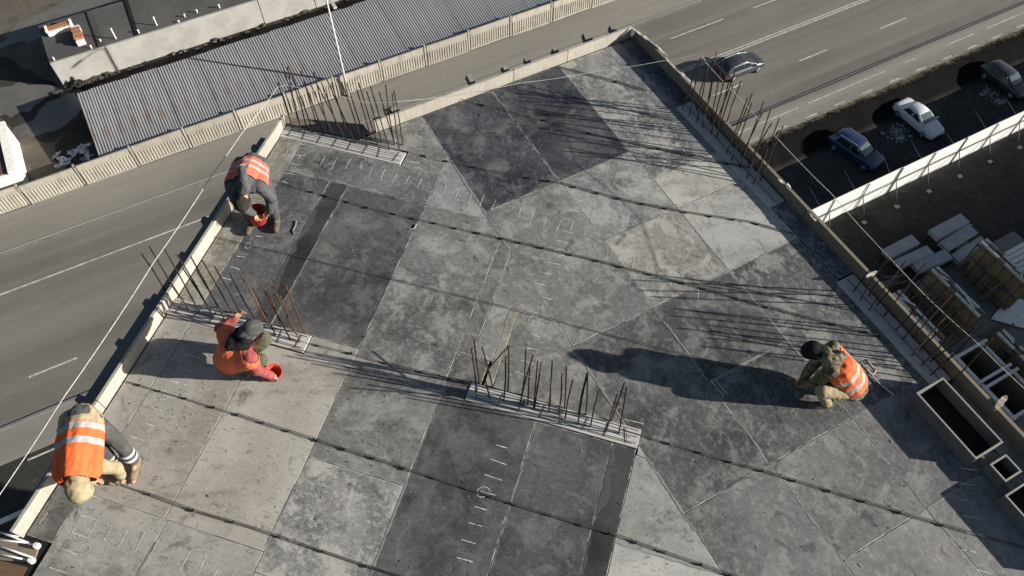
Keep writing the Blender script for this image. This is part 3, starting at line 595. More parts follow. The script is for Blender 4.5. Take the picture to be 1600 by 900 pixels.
laid("long laid steel bar with black spacers from the left board to the bottom edge", [(197.5,595.5),(287,622),(369,647),(492,687),(641,735),(800,787.5),(960,836),(1034,861),(1137,897),(1200,918)], T4((0,450),[(860,602),(985,638),(1150,688),(1320,750),(1475,790)]) + T4((400,450),[(30,840),(190,892)]) + T4((400,675),[(370,50),(535,105),(720,165),(905,228),(1095,288),(1295,350),(1450,400),(1580,447)]) + T4((800,675),[(10,455),(220,520),(415,580),(600,635),(760,692),(935,745),(1170,820),(1350,887)]), 0.8)
laid("short laid steel bar between the left and the middle wall tops", [(482,536),(555,554),(640,577),(697,591),(735,601)], [(495,538),(545,552),(600,568),(655,582)], 0.6)
laid("laid steel bar running from the middle wall top to the shaded right edge", [(975,672),(1200,738.5),(1347,782),(1470,820),(1600,856)], T4((800,675),[(970,65),(1165,120),(1355,178),(1555,238)]) + T4((1200,675),[(150,297),(375,362),(588,428),(815,497),(1080,580)]), 0.7)
laid("thin laid bar without spacers crossing the middle of the deck into the long shadow", [(335,370),(480,404),(610,435),(667,449),(800,482),(1017,540),(1120,566),(1240,597)], [], 0)
laid("laid steel bar with spacers passing behind the diagonal seam to the right wall", [(425,282),(575,324),(650,342),(782,372),(930,407),(1015,428),(1100,451),(1197,479),(1300,506),(1372,524)], T4((400,225),[(345,295),(425,325),(570,360),(690,393),(855,435),(975,462),(1110,495),(1240,523),(1380,558),(1525,585)]) + T4((800,225),[(35,620),(180,650),(355,690),(525,730),(670,762),(860,810),(1065,862)]) + [(1100,451),(1150,464),(1197,479),(1300,506),(1350,519),(1418,538)], 0.6)
laid("laid steel bar from the far left wall top across dark sheets to the right", [(632,236),(695,251),(790,271),(877,286),(982,314),(1070,331),(1175,347),(1240,366)], T4((800,225),[(90,210),(215,240),(385,272),(530,302),(660,328),(815,360),(955,392),(1080,420),(1235,457),(1375,488),(1520,515)]) + [(661,244),(695,251),(632,236),(740,260)], 0.6)
laid("laid steel bar among the thin shadow lines on the dark far sheets", [(720,155),(800,175),(850,187),(920,207),(985,223),(1082,242),(1135,255),(1175,263)], T4((400,0),[(1410,655)]) + T4((800,0),[(200,745),(480,830)]) + [(1029,229),(1082,242),(1135,255)], 0.5)
laid("short laid steel bar ending in a chalk ring near the far corner", [(871,104),(962,127),(1012,142)], [(962,126)], 0.9)

# ================================================================== SAFETY ROPE STRUNG ROUND THE BAR TIPS
RP = [bp(-30, 815, 0.9), bp(100, 620, 0.98), bp(240, 410, 1.0), bp(330, 275, 0.9), bp(378, 208, 0.86), bp(434, 136, 0.84), bp(447, 133, 0.84), bp(520, 147, 0.78), bp(575, 161, 0.74), bp(620, 159, 0.78), bp(700, 150, 0.72), bp(812, 130, 0.68), bp(930, 112, 0.72), bp(1036, 95, 0.86), bp(1097, 84, 0.98), bp(1103, 98, 0.98), bp(1160, 158, 0.9), bp(1215, 217, 0.95), bp(1300, 304, 0.86), bp(1395, 408, 0.95), bp(1450, 466, 0.9), bp(1527, 536, 0.95), bp(1600, 607, 0.9), bp(1660, 662, 0.95)]
RS = []
for a, b in zip(RP, RP[1:]):
    n_ = max(2, int((b - a).length / 0.3))
    for i in range(n_):
        t_ = i / n_; RS.append(a.lerp(b, t_) + Vector((0, 0, -0.05 * (b - a).length * t_ * (1 - t_))))
RS.append(RP[-1]); tag(MB().tube(RS, [0.0055 if p.x < -3.6 else 0.0038 for p in RS], 5).build("safety_rope", 'rope', None), "white safety rope strung between the starter bar tips round the deck", "rope")

# ================================================================== OPEN BOXES ON THE RIGHT EDGE
M['box_conc'] = m_conc("box_plywood_grey", (0.16, 0.16, 0.155, 1), 2.5, 0.6)
M['box_rim'] = m_board("box_pale_rim", (0.30, 0.285, 0.26, 1), 0.8)
def trough(label, s0, s1, d0, d1, h, th=0.02):
    c = PD((s0 + s1) / 2, (d0 + d1) / 2, 0.002); t = thing("formwork_box", label, "formwork box", c, AD, "open boxes on the right deck edge")
    a, b = (s1 - s0) / 2, (d1 - d0) / 2
    for x0, x1, y0, y1 in ((-a, a, -b, -b + th), (-a, a, b - th, b), (-a, -a + th, -b + th, b - th), (a - th, a, -b + th, b - th)):
        MB().box(x0, x1, y0, y1, 0, h).build("side_board", 'box_conc', t, local=True, bevel=0.003)
        q = 0.001; MB().box(x0 - q, x1 + q, y0 - q, y1 + q, h + 0.001, h + 0.012).build("rim", 'box_rim', t, local=True, bevel=0.002)
    MB().box(-a + th, a - th, -b + th, b - th, 0.01, 0.03).build("bottom", 'under', t, local=True)
trough("long open grey box on the right deck edge, nearest the crouching worker", -1.27, -0.33, 6.165, 6.60, 0.215)
trough("small square open box between the two long ones on the right deck edge", -0.215, 0.02, 6.29, 6.55, 0.17)
trough("open box cut off by the right side of the frame at the deck edge", 0.125, 1.05, 6.14, 6.58, 0.20)

# ================================================================== CONCRETE FENCE, SHED, GARAGES (across the street)
def PGv(g, h, z): return PG(g, h, z)
NFG = 9.87
fence = thing("concrete_fence", "long ribbed concrete panel fence along the far side of the street", "fence", PG(NFG, 49.18), AG)
pm = MB(); pm.box(-1.87, 1.87, -0.05, 0.05, 0.0, 2.0); pm.box(-1.87, 1.87, -0.085, -0.05, 0.0, 0.14); pm.box(-1.87, 1.87, -0.085, -0.05, 1.38, 1.50); pm.box(-1.87, 1.87, -0.12, -0.05, 1.96, 2.04)
for i in range(17): x = -1.78 + 3.56 * i / 16; pm.hexa([(x - .08, -.05, .14), (x - .045, -.10, .14), (x + .045, -.10, .14), (x + .08, -.05, .14), (x - .08, -.05, 1.38), (x - .045, -.10, 1.38), (x + .045, -.10, 1.38), (x + .08, -.05, 1.38)])
pmesh = pm.mesh("fence_panel", 'conc_fence')
qm = MB(); qm.box(-.07, .07, -.09, .12, 0, 2.08); qmesh = qm.mesh("fence_post", 'conc_fence')
nm = MB(); nm.box(-.10, .10, -.075, .02, 1.0, 1.08); nm.box(-.13, .1, -.075, .02, 1.62, 1.78); 
for k in range(-10, 15):
    x = 4.03 * k; inst("panel", pmesh, fence, (x + 2.015 + random.uniform(-.03, .03), random.uniform(-.04, .04), random.uniform(-.07, .04)), random.uniform(-.014, .014)); inst("post", qmesh, fence, (x, 0.04, random.uniform(-.05, .02)))

def m_shed():
    k = N("corrugated_roof_metal"); oi = k.n("ShaderNodeObjectInfo"); a = k.noise(0.5, 6, 0.65, k.map((1, 0.5, 1))); r = k.noise(1.1, 6, 0.7, k.map((3.0, 0.35, 1)))
    c = k.mix(k.rng(a, 0.3, 0.7), (0.19, 0.195, 0.205, 1), (0.265, 0.262, 0.255, 1)); c = k.mix(k.math('MULTIPLY', k.rng(r, 0.5, 0.66), oi.outputs['Alpha']), c, (0.17, 0.10, 0.07, 1))
    c = k.mix(k.math('MULTIPLY', oi.outputs['Random'], 0.25), c, (0.15, 0.155, 0.165, 1)); return k.out(c, 0.65, 0.0, 0.4)
M['shed'] = m_shed()
SH0, SH1, SZ0, SZ1 = 49.55, 56.4, GZ + 1.55, GZ + 2.25
shed = thing("long_shed", "long low shed with a grey corrugated metal roof streaked with rust", "shed", PG(-8.5, SH0), AG)
cm = MB(); nper = 5; per = 0.21; L_ = SH1 - SH0; ns = 8
vs = []; 
for j in range(ns + 1):
    y = (L_ + 0.3) * j / ns - 0.15; z = (SZ1 - SZ0) * (y / L_)
    for i in range(nper * 6 + 1): vs.append((per * i / 6, y, z + 0.024 * math.sin(2 * math.pi * i / 6)))
nx = nper * 6 + 1; cm.add(vs, [(j * nx + i, j * nx + i + 1, (j + 1) * nx + i + 1, (j + 1) * nx + i) for j in range(ns) for i in range(nx - 1)])
cmesh = cm.mesh("roof_sheet", 'shed', smooth=True)
for k in range(66):
    o = inst("roof_sheet", cmesh, shed, (0.0 + k * nper * per * 0.998, random.uniform(-.07, .07), SZ0 - GZ + random.uniform(0, .018)), random.uniform(-.002, .002)); o.color = (1, 1, 1, max(0, 1.0 - k / 24 + random.uniform(-.3, .3)))
MB().box(0.1, 68, 0.1, 0.25, 0, 1.48).build("wall", 'conc_grey', shed, local=True); MB().box(0.1, 68, L_ - .25, L_ - .1, 0, 2.15).build("wall", 'conc_grey', shed, local=True)
MB().hexa([(0.1, .25, 0), (.25, .25, 0), (.25, L_ - .25, 0), (.1, L_ - .25, 0), (0.1, .25, 1.46), (.25, .25, 1.46), (.25, L_ - .25, 2.12), (.1, L_ - .25, 2.12)]).build("wall", 'conc_grey', shed, local=True)

M['felt'] = m_conc("bitumen_roof_felt", (0.085, 0.083, 0.08, 1), 0.5, 0.3); M['felt2'] = m_conc("lighter_roof_felt", (0.105, 0.10, 0.093, 1), 0.5, 0.3)
M['white_paint'] = plain("whitewash", (0.7, 0.68, 0.63, 1), 0.8, var=0.15, sc=4); M['brick_red'] = plain("brick_orange", (0.33, 0.15, 0.085, 1), 0.85, var=0.3, sc=8)
GT = 2.45; GH0, GH1, GG0, GG1 = 60.72, 66.1, -9.7, 38.0
gar = thing("garage_row", "flat roofed garage row with pale concrete wall and dark felt roof", "garage", PG(GG0, GH0), AG)
gx = [0, 4.35, 17.2, 22.0, 32.4, 40, 47]
for i, (a, b) in enumerate(zip(gx, gx[1:])):
    MB().box(a + 0.03, b - 0.03, 0, 0.22, -0.1, GT).build("wall_panel", 'conc', gar, local=True, bevel=0.02)
    MB().box(a, b - 0.015, 0.225, GH1 - GH0, GT - 0.25, GT - 0.03 - 0.008 * (i % 3)).build("roof_panel", 'felt' if i % 2 == 0 else 'felt2', gar, local=True)
MB().box(0.02, 0.22, 0.23, GH1 - GH0, -0.1, GT - 0.26).build("wall_panel", 'conc_grey', gar, local=True); MB().box(0.2, 47, GH1 - GH0 - .2, GH1 - GH0 - .01, 0, GT - 0.26).build("wall_panel", 'conc_grey', gar, local=True)
def gl(px, py, z=GZ + GT): p = bp(px, py, z); return p.dot(eG) - GG0, p.dot(nG) - GH0
x, y = gl(200, 20); MB().bar((x, 0.3, GT - .0), (x + .25, 5.3, GT + .02), 0.28, 0.06).build("roof_joint", 'under', gar, local=True)
x, y = gl(126, 25); MB().bar((x + .5, 0.3, GT - .0), (x + .5, 5.3, GT + .0), 0.10, 0.05).build("roof_joint", 'under', gar, local=True)
for px, py, h in ((181, 60, .95), (245, 39, .75), (85, 94, .22), (143, 75, .22), (217, 51, .25), (289, 26, .22), (308, 19, .22), (343, 12, .28), (157, 64, .12), (280, 36, .1)):
    x, y = gl(px, py); y = max(y, .35); mb = MB(); mb.tube([(x, y, GT - .04), (x, y, GT + h)], 0.055, 8); mb.lathe([(0.0, .06), (.09, .03), (.09, 0), (0, 0)], (x, y, GT + h), 8); mb.build("vent_pipe", 'white_paint', gar, local=True)
x, y = gl(92, 38); ch1 = MB().box(x - 1.0, x + 1.05, 2.9 + 0.55, 4.0 + .1, GT - .03, GT + 0.42).build("chimney", 'white_paint', gar, local=True, bevel=.02); MB().box(x - .8, x + .85, 3.5, 4.02, GT + .42, GT + .56).build("brick_top", 'brick_red', ch1, local=True, bevel=.02)
for dx in (-.95, .97): MB().box(x + dx - .1, x + dx + .1, 3.42, 4.14, GT + .40, GT + .62).build("chimney_cap", 'white_paint', ch1, local=True, bevel=.02)
x, y = gl(128, 62); x -= 0.1
ch2 = MB().box(x - .3, x + .3, 1.3, 2.9, GT - .03, GT + .55).build("chimney", 'brick_red', gar, local=True, bevel=.02)
for k in range(3): MB().box(x - .38 + .04 * (k % 2), x + .34, 1.32 + .52 * k, 1.78 + .52 * k, GT + .55, GT + .63).build("brick_top", 'brick_red', ch2, local=True, bevel=.02)
MB().box(x - .33, x + .33, 1.1, 1.3, GT - .02, GT + .45).build("chimney_cap", 'white_paint', ch2, local=True, bevel=.02); MB().box(x - .33, x + .33, 2.9, 3.05, GT - .02, GT + .58).build("chimney_cap", 'white_paint', ch2, local=True, bevel=.02)
# tyres, rubble by the garage corner
M['rubber'] = plain("tyre_rubber", (0.02, 0.02, 0.02, 1), 0.8)
def torus(c, R_, r, ax, n=18, m=8):
    q = Vector(ax).to_track_quat('Z', 'Y'); pts = [Vector(c) + q @ Vector((R_ * math.cos(2 * math.pi * i / n), R_ * math.sin(2 * math.pi * i / n), 0)) for i in range(n)]
    return MB().tube(pts, r, m, closed=True)
for (px, py, ax, lab) in ((109, 126, (0.1, -0.7, 0.6), "black tyre leaning on the corner of the garage row wall"), (123, 131, (0.2, -0.2, 1), "worn tyre lying in the rubble beside the leaning tyre")):
    o = torus(bp(px, py, GZ + .5), 0.32, 0.12, ax).build("tyre", 'rubber', None, smooth=True); tag(o, lab, "tyre")
rub = MB()
for i in range(120):
    a = random.uniform(-9.6, 20) if i > 60 else random.gauss(-8.0, 1.0); c = PG(a, random.uniform(60.0, 60.65), GZ + 0.02); s = random.uniform(.06, .28)
    rub.hexa([c + Vector((random.gauss(0, s * .25) + (s if k in (1, 2, 5, 6) else -s) * .6, random.gauss(0, s * .25) + (s if k in (2, 3, 6, 7) else -s) * .5, (s * .8 if k > 3 else -.05) + random.gauss(0, s * .12))) for k in range(8)])
tag(rub.build("wall_rubble", 'mud', None), "grey rubble and clods along the foot of the garage wall", "rubble", kind='stuff')
# the small white building at the left edge
M['roof_brown'] = plain("brown_roof", (0.10, 0.062, 0.05, 1), 0.8)
sb_ = thing("white_hut", "white plastered hut with brown roof at the left edge of the photo", "hut", PG(-14.0, 50.4), AG)
MB().box(-6, 0, 0.0, 5.6, 0, 2.1).build("wall", 'white_paint', sb_, local=True, bevel=.02)
MB().hexa([(-6, .2, 2.1), (-.55, .2, 2.1), (-.55, 5.4, 2.1), (-6, 5.4, 2.1), (-6, .25, 2.6), (-.6, .25, 2.16), (-.6, 5.35, 2.16), (-6, 5.35, 2.6)]).build("roof", 'roof_brown', sb_, local=True)
MB().hexa([(-.5, -.02, 2.1), (.06, -.02, 2.1), (.06, 5.62, 2.1), (-.5, 5.62, 2.1), (-.5, -.02, 2.35), (.06, -.02, 2.3), (.06, 5.62, 2.3), (-.5, 5.62, 2.35)]).build("parapet", 'white_paint', sb_, local=True)
# lamp post
M['pole'] = plain("pale_steel_pole", (0.5, 0.49, 0.47, 1), 0.5, var=0.1)
lp = thing("street_lamp", "pale steel street lamp post in front of the ribbed concrete fence", "street lamp", bp(545, 150, GZ))
MB().tube([(0, 0, 0), (0, 0, 4.5), (0, 0, 9.5)], [.11, .09, .06], 10).build("pole", 'pole', lp, local=True, smooth=True)
a = -nG; MB().tube([(0, 0, 9.4), a * .4 + Vector((0, 0, 9.8)), a * 1.6 + Vector((0, 0, 9.95))], .04, 8).build("arm", 'pole', lp, local=True)
MB().bar(a * 1.5 + Vector((0, 0, 9.95)), a * 2.2 + Vector((0, 0, 9.98)), .25, .12).build("lamp_head", 'pole', lp, local=True, bevel=.03)
M['steel_dark'] = plain("dark_steel", (0.035, 0.03, 0.028, 1), 0.6)
o = MB().tube([PG(36.35 + 2.5 * k, 31.25 + 0.02 * math.sin(k), GZ + 0.13) for k in range(0, 90)], 0.055, 8).build("kerb_pipe", 'steel_dark', None, smooth=True); tag(o, "dark pipe running along the kerb of the street", "pipe")

# ================================================================== WHITE SITE HOARDING
M['tube_grey'] = plain("grey_tube", (0.3, 0.3, 0.3, 1), 0.5); M['hoard'] = plain("white_hoarding", (0.63, 0.63, 0.62, 1), 0.6, var=0.06, sc=1.5)
M['steel_dark'] = plain("dark_steel", (0.05, 0.05, 0.055, 1), 0.5)
ho = thing("site_hoarding", "white panel hoarding with raking steel props beside the parked cars", "fence", PG(33.0, H_FENCE), AG)
hp = MB(); nq = 12; vs = []
for j in range(2):
    for i in range(nq + 1): vs.append((3.2 * i / nq, 0.012 * math.sin(i * 1.9), 2.5 * j))
hp.box(0.002, 3.198, -0.02, 0.02, -0.6, 2.75); hmesh = hp.mesh("hoarding_panel", 'hoard')
kx = 36.3 - 33.0
for k in range(-1, 22):
    x = kx + 3.16 * k
    inst("hoarding_panel", hmesh, ho, (x + .02, random.uniform(-.02, .02), random.uniform(-.02, .02)), random.uniform(-.007, .007), (3.14 / 3.2, 1, 1))
    MB().tube([(x, -.08, 0), (x, -.08, 2.78)], .04, 6).build("post", 'steel_dark', ho, local=True)
    MB().tube([(x + .02, -.12, 1.42), (x - .35 + random.uniform(-.2, .1), -1.35, 0.0)], .038, 6).build("prop", 'steel_dark', ho, local=True)
    MB().box(x - .5, x - .2, -1.55, -1.25, 0, .10).build("prop_foot", 'conc', ho, local=True)
MB().tube([(kx + 3.16 * k, -.12, 1.42) for k in range(-1, 23)], .04, 6).build("rail", 'steel_dark', ho, local=True)
for (fx, fy), (tx, ty) in (((1570, 151), (1578, 171)), ((1524, 173), (1532, 194)), ((1478, 208), (1482, 217)), ((1424, 220), (1430, 240)), ((1379, 240), (1382, 263)), ((1320, 267), (1328, 289)), ((1265, 293), (1274, 315))):
    f = bp(fx, fy, LOT + .02); q = bp(tx, ty, GZ + 2.6); g_ = q.dot(eG); top = PG(g_, H_FENCE + .06, GZ + 2.6)
    MB().tube([f, top], .035, 6).build("back_prop", 'white_paint', ho) if False else MB().tube([Vector(((p - ho.location).dot(eG), (p - ho.location).dot(nG), p.z - GZ)) for p in (f, top)], .026, 6).build("back_prop", 'tube_grey', ho, local=True)

# ================================================================== TIMBER FORMWORK YARD
M['plank_a'] = m_board("form_plank_brown", (0.34, 0.24, 0.13, 1), 0.6); M['plank_b'] = m_board("form_plank_grey", (0.24, 0.2, 0.155, 1), 0.6)
M['rail_pale'] = m_board("pale_rail", (0.66, 0.645, 0.61, 1), 0.4)
gsheet("yard_slab", 'conc_grey', [(33.2, 13.2), (48, 13.2), (48, -4), (33.2, -4)], GZ + 0.20)
FZ = GZ + 0.2
def form(label, s0, s1, d, ht=3.0, gap=0.42, slots=False):
    c = PD((s0 + s1) / 2, d, FZ); t = thing("wall_formwork", label, "formwork", c, AD, "timber wall forms in the yard"); L = abs(s1 - s0); a = L / 2
    n = max(3, int(L / 0.36)); wv = L / n
    for side, y in ((-1, 0.0), (1, gap)):
        for i in range(n):
            x = -a + wv * i; z0 = random.uniform(0, .05)
            segs = [(z0, 1.25), (1.75, ht - .15)] if (slots and side < 0 and 1 < i < n - 2 and i % 5 != 4) else [(z0, ht - .15 + random.uniform(-.04, .04))]
            if random.random() < .06: continue
            for q0, q1 in segs: MB().box(x + .012, x + wv - .012, y - .03, y + .03 + random.uniform(0, .015), q0, q1 + random.uniform(-.06, .05)).build("plank", 'plank_a' if random.random() < .55 else 'plank_b', t, local=True)
        for z in (.45, 1.5, ht - .45): MB().box(-a, a, y + side * .10 - .05, y + side * .10 + .05, z, z + .14).build("waler", 'timber_grey' if z < 2 else 'timber', t, local=True)
        for i in range(0, n + 1, 2): MB().box(-a + wv * i - .04, -a + wv * i + .04, y + side * .2 - .045, y + side * .2 + .045, .05, ht - .1).build("stud", 'timber_brown', t, local=True)
        q = 8
        for i in range(q): MB().box(-a + L * i / q + .015, -a + L * (i + 1) / q - .015, y - .07, y + .09, ht - .12, ht + random.uniform(-.02, .02)).build("top_rail", 'rail_pale' if (i * 7 + side) % 5 else 'timber', t, local=True)
    for i in range(5):
        x = random.uniform(-a, a - .4); MB().bar((x, -.5 - random.uniform(0, .5), 0), (x + random.uniform(-.2, .3), -.14, ht * random.uniform(.5, .85)), .07, .07).build("strut", 'timber', t, local=True)
    for i in range(4):
        x = random.uniform(-a, a - .6); MB().bar((x, random.uniform(-.1, gap), ht + .05), (x + random.uniform(.5, 1.2), random.uniform(-.1, gap + .1), ht + .06), .09, .05).build("loose_batten", 'rail_pale' if i % 2 else 'timber', t, local=True)
    return t
form("plank wall form with two pale top rails in the middle of the yard", -12.4, -8.3, 37.75, 3.0)
form("tall plank wall form with dark slots at the right edge of the frame", -12.45, -8.4, 42.1, 3.2, slots=True)
form("plank wall form with pale top rails half hidden behind the right deck edge", -12.2, -8.2, 34.2, 3.0)
form("short plank wall form at the right edge below the pale sheet", -6.95, -3.4, 37.85, 3.0)
def shaft(label, s0, s1, d0, d1, ht=3.0):
    c = PD((s0 + s1) / 2, (d0 + d1) / 2, FZ); t = thing("shaft_formwork", label, "formwork", c, AD, "square shaft forms in the yard"); a, b = (s1 - s0) / 2, (d1 - d0) / 2
    for k, (x0, x1, y0, y1) in enumerate(((-a, a, -b, -b + .06), (-a, a, b - .06, b), (-a, -a + .06, -b + .06, b - .06), (a - .06, a, -b + .06, b - .06))):
        MB().box(x0, x1, y0, y1, 0, ht - .1).build("side_panel", 'plank_b', t, local=True)
    for x0, x1, y0, y1 in ((-a - .3, a + .12, -b - .06, -b + .12), (-a - .1, a + .35, b - .12, b + .06)): MB().box(x0, x1, y0, y1, ht - .095, ht + .03).build("top_beam", 'rail_pale', t, local=True, bevel=.01)
    for x0, x1 in ((-a - .06, -a + .12), (a - .12, a + .06)): MB().box(x0, x1, -b - .2, b + .3, ht + .033, ht + .14).build("top_beam", 'rail_pale', t, local=True, bevel=.01)
shaft("square shaft form with pale top beams just outside the right deck edge", -6.9, -4.95, 34.25, 36.45)
shaft("lower square shaft form partly hidden by the deck edge near the long box", -4.6, -2.4, 34.25, 36.6)
def stack(label, pts, z=1.0, n=5):
    z += GZ; P = [bp(1360 + a / 5, 320 + b / 5, z) for a, b in pts]; c = sum(P, Vector((0, 0, 0))) / 4; az = math.atan2((P[1] - P[0]).y, (P[1] - P[0]).x)
    t = thing("panel_stack", label, "panel stack", (c.x, c.y, GZ), az, "grey panel stacks in the yard"); L = ((P[1] - P[0]).length + (P[2] - P[3]).length) / 4; Wd = ((P[3] - P[0]).length + (P[2] - P[1]).length) / 4
    for k in range(n):
        zz = z - GZ - 0.075 * k; dx, dy = (0, 0) if k == 0 else (random.uniform(-.04, .04), random.uniform(-.04, .04))
        MB().box(-L + dx, L + dx, -Wd + dy, Wd + dy, zz - .06, zz).build("panel", 'panel_grey', t, local=True, bevel=.006)
    for x in (-L * .75, 0, L * .75): MB().box(x - .07, x + .07, -Wd, Wd, z - GZ - .075 * n - .12, z - GZ - .075 * n).build("bearer", 'timber', t, local=True)
    for x in (-L * .75, L * .75):
        for y in (-Wd * .8, Wd * .8): MB().box(x - .06, x + .06, y - .06, y + .06, 0, z - GZ - .075 * n - .12).build("leg", 'steel_dark', t, local=True)
M['panel_grey'] = m_conc("grey_panel_face", (0.42, 0.425, 0.43, 1), 0.8, 0.25)
stack("farthest stack of grey panels in the yard, against the dark soil", [(460,195),(705,65),(780,135),(530,265)], 1.25)
stack("middle of the three grey panel stacks side by side on the right", [(540,290),(765,150),(845,215),(620,360)], 1.1)
stack("grey panel stack beside the tall slotted wall form", [(635,385),(855,245),(920,290),(710,460)], 1.0)
stack("leftmost grey panel stack, behind the starter bars", [(100,345),(320,230),(390,300),(160,412)], 1.1)
stack("grey panel stack between the leftmost one and the lowest one", [(185,430),(440,315),(500,378),(245,485)], 1.05)
stack("lowest grey panel stack in the yard, next to the plank wall form", [(315,455),(585,345),(645,415),(395,522)], 1.0)
def flat(name, label, cat, pts, z, mat, th=.04):
    P = [bp(x, y, z) for x, y in pts]; mb = MB(); mb.hexa([p - Vector((0, 0, th)) for p in P] + P); o = mb.build(name, mat, None, bevel=.008); tag(o, label, cat)
flat("white_sheet", "white board lying in sun and shade between the wall forms", "board", [(1548, 498), (1578, 462), (1640, 482), (1625, 520)], GZ + .35, 'white_paint')
wp = thing("pale_block_stack", "pallet of white slatted blocks at the right edge of the frame", "stack", bp(1600, 425, GZ), AD)
for k in range(9): MB().box(-1.6 + .36 * k, -1.6 + .36 * k + .3, -1.2, 1.5, .2, 1.0 + .05 * (k % 3)).build("slat", 'white_paint', wp, local=True, bevel=.03)
gsheet("snow_patch", 'snow', blob(43.9, 16.6 - 2.6, 2.0, 0.5, 26, 44, 0.5, 1.2), GZ + .21)
# offcuts of timber in the yard

# ================================================================== SCRAPS ON THE DECK EDGE
def scrap(px0, py0, px1, py1, wd, th, z0, z1, mat, label, name="splintered_board", grp="splintered boards outside the right edge"):
    a, b = bp(px0, py0, z0), bp(px1, py1, z1); d = (b - a); n = 6; x = d.normalized().cross(Vector((0, 0, 1))).normalized(); mb = MB(); vs = []
    for i in range(n + 1):
        p = a + d * i / n; w2 = wd * (0.5 + random.uniform(-.18, .12)) * (0.35 if i in (0, n) else 1); lift = Vector((0, 0, random.uniform(-.012, .012)))
        vs += [p - x * w2 + lift, p + x * w2 * random.uniform(.7, 1.1) + lift, p + x * w2 - Vector((0, 0, th)) + lift, p - x * w2 - Vector((0, 0, th)) + lift]
    fs = [(4 * i + j, 4 * i + (j + 1) % 4, 4 * i + 4 + (j + 1) % 4, 4 * i + 4 + j) for i in range(n) for j in range(4)] + [(3, 2, 1, 0), (4 * n, 4 * n + 1, 4 * n + 2, 4 * n + 3)]
    mb.add(vs, fs); o = mb.build(name, mat, None); tag(o, label, "board", grp)
scrap(988, 44, 1014, 62, .05, .02, .22, .21, 'white_wood', "splintered white board at the far corner of the deck")
scrap(1016, 64, 1042, 86, .035, .02, .21, .2, 'white_wood', "splintered white board second from the far corner of the deck")
scrap(1040, 90, 1066, 118, .03, .02, .215, .2, 'white_wood', "long splintered white board along the outer edge near the road car")
scrap(1062, 112, 1086, 136, .05, .02, .2, .19, 'white_wood', "splintered white board just before the right row of starter bars")
scrap(1216, 280, 1236, 292, .045, .02, .21, .2, 'white_wood', "crumpled white board scrap on the edge above the parked cars")
scrap(1262, 326, 1276, 345, .045, .02, .2, .2, 'white_wood', "pale scrap of board on the edge where the hoarding meets the deck")
scrap(1352, 432, 1371, 424, .045, .02, .21, .2, 'white_wood', "crumpled white scrap on the edge beside the second row of starter bars")
scrap(1556, 638, 1573, 619, .075, .05, .23, .22, 'hose', "cream glove-shaped scrap on the outer edge by the long box")
# tubular frame and pale board at the lower left notch
nt_ = thing("scaffold_frame", "white tubular scaffold frame in the notch at the lower left corner", "scaffold frame", bp(30, 862, 0))
for a, b in (((-20, 824), (57, 853)), ((-20, 842), (45, 848)), ((-20, 846), (52, 872)), ((-20, 862), (48, 876)), ((-20, 828), (30, 838))): MB().tube([bp(*a, .06), bp(*b, .03)], .010, 8).build("tube", 'tube', nt_, smooth=True)
for x, y in ((58, 853), (50, 876)): MB().lathe([(0, .04), (.03, .04), (.035, .01), (.035, -.02), (0, -.02)], bp(x, y, .03), 8).build("clamp", 'tube', nt_)
flat("pale_board", "pale painted board under the tubular frame at the lower left corner", "board", [(-25, 835), (62, 852), (52, 880), (-25, 872)], -.005, 'timber', .03)
flat("brown_board", "brown plywood board at the bottom left corner of the frame", "board", [(-30, 868), (44, 886), (28, 915), (-30, 925)], -.02, 'timber_brown', .03)
MB().bar(bp(-10, 820, .06), bp(44, 796, .16), .05, .03).build("brace", 'tube', nt_)
# pale stick, hose loop by the right worker; scrap wire on the deck
tag(MB().tube([bp(1352, 577, .02), bp(1375, 600, .02), bp(1396, 617, .02)], .012, 6).build("stick", 'white_wood', None), "pale stick lying on the deck behind the right hand worker", "stick")
lp_ = [bp(x, y, z) for x, y, z in ((1346, 566, .05), (1352, 562, .07), (1360, 570, .07), (1368, 580, .04), (1364, 586, .03), (1356, 580, .04), (1348, 573, .05))]
tag(MB().tube(lp_, .016, 6, closed=True).build("cable_loop", 'hose', None, smooth=True), "pale loop of cable on the deck behind the right hand worker", "cable")
M['hook'] = m_rust("pale_wire", (0.2, 0.19, 0.17, 1), (0.35, 0.33, 0.3, 1))
for pts, lab in ((((463, 345), (462, 352), (458, 360), (460, 366)), "bent pale wire scrap on the black strip near the far worker"), (((640, 358), (647, 357), (650, 350)), "small pale chip at the seam of two dark sheets"), (((1410, 601), (1411, 612), (1409, 623)), "curved pale wire in the shade by the long open box")):
    tag(MB().tube([bp(x, y, .012) for x, y in pts], .008, 5).build("wire_scrap", 'hook', None), lab, "wire", "wire scraps on the deck")

# chips, crumbs and splinters scattered over the deck
cr = MB()
for i in range(420):
    x, y = random.uniform(20, 1580), random.uniform(120, 895); p = bp(x, y, 0.004); s_, d_ = inD(p); u_, v_ = inA(p)
    if s_ < -8.3 or d_ > 6.5 or u_ < -5.75 or v_ > 6.9 and d_ < 2.9: continue
    an = random.uniform(0, 6.3); L = random.uniform(.003, .011) * (2.5 if random.random() < .06 else 1); wd = random.uniform(.002, .005); e = Vector((math.cos(an), math.sin(an), 0)); n_ = Vector((-e.y, e.x, 0)); h = Vector((0, 0, random.uniform(.002, .006)))
    cr.cur = 0 if random.random() < .45 else 1
    cr.hexa([p - e * L - n_ * wd, p + e * L - n_ * wd, p + e * L * .8 + n_ * wd, p - e * L * .9 + n_ * wd] + [q + h for q in (p - e * L * .8 - n_ * wd * .7, p + e * L * .9 - n_ * wd * .6, p + e * L * .7 + n_ * wd * .8, p - e * L * .8 + n_ * wd * .7)])
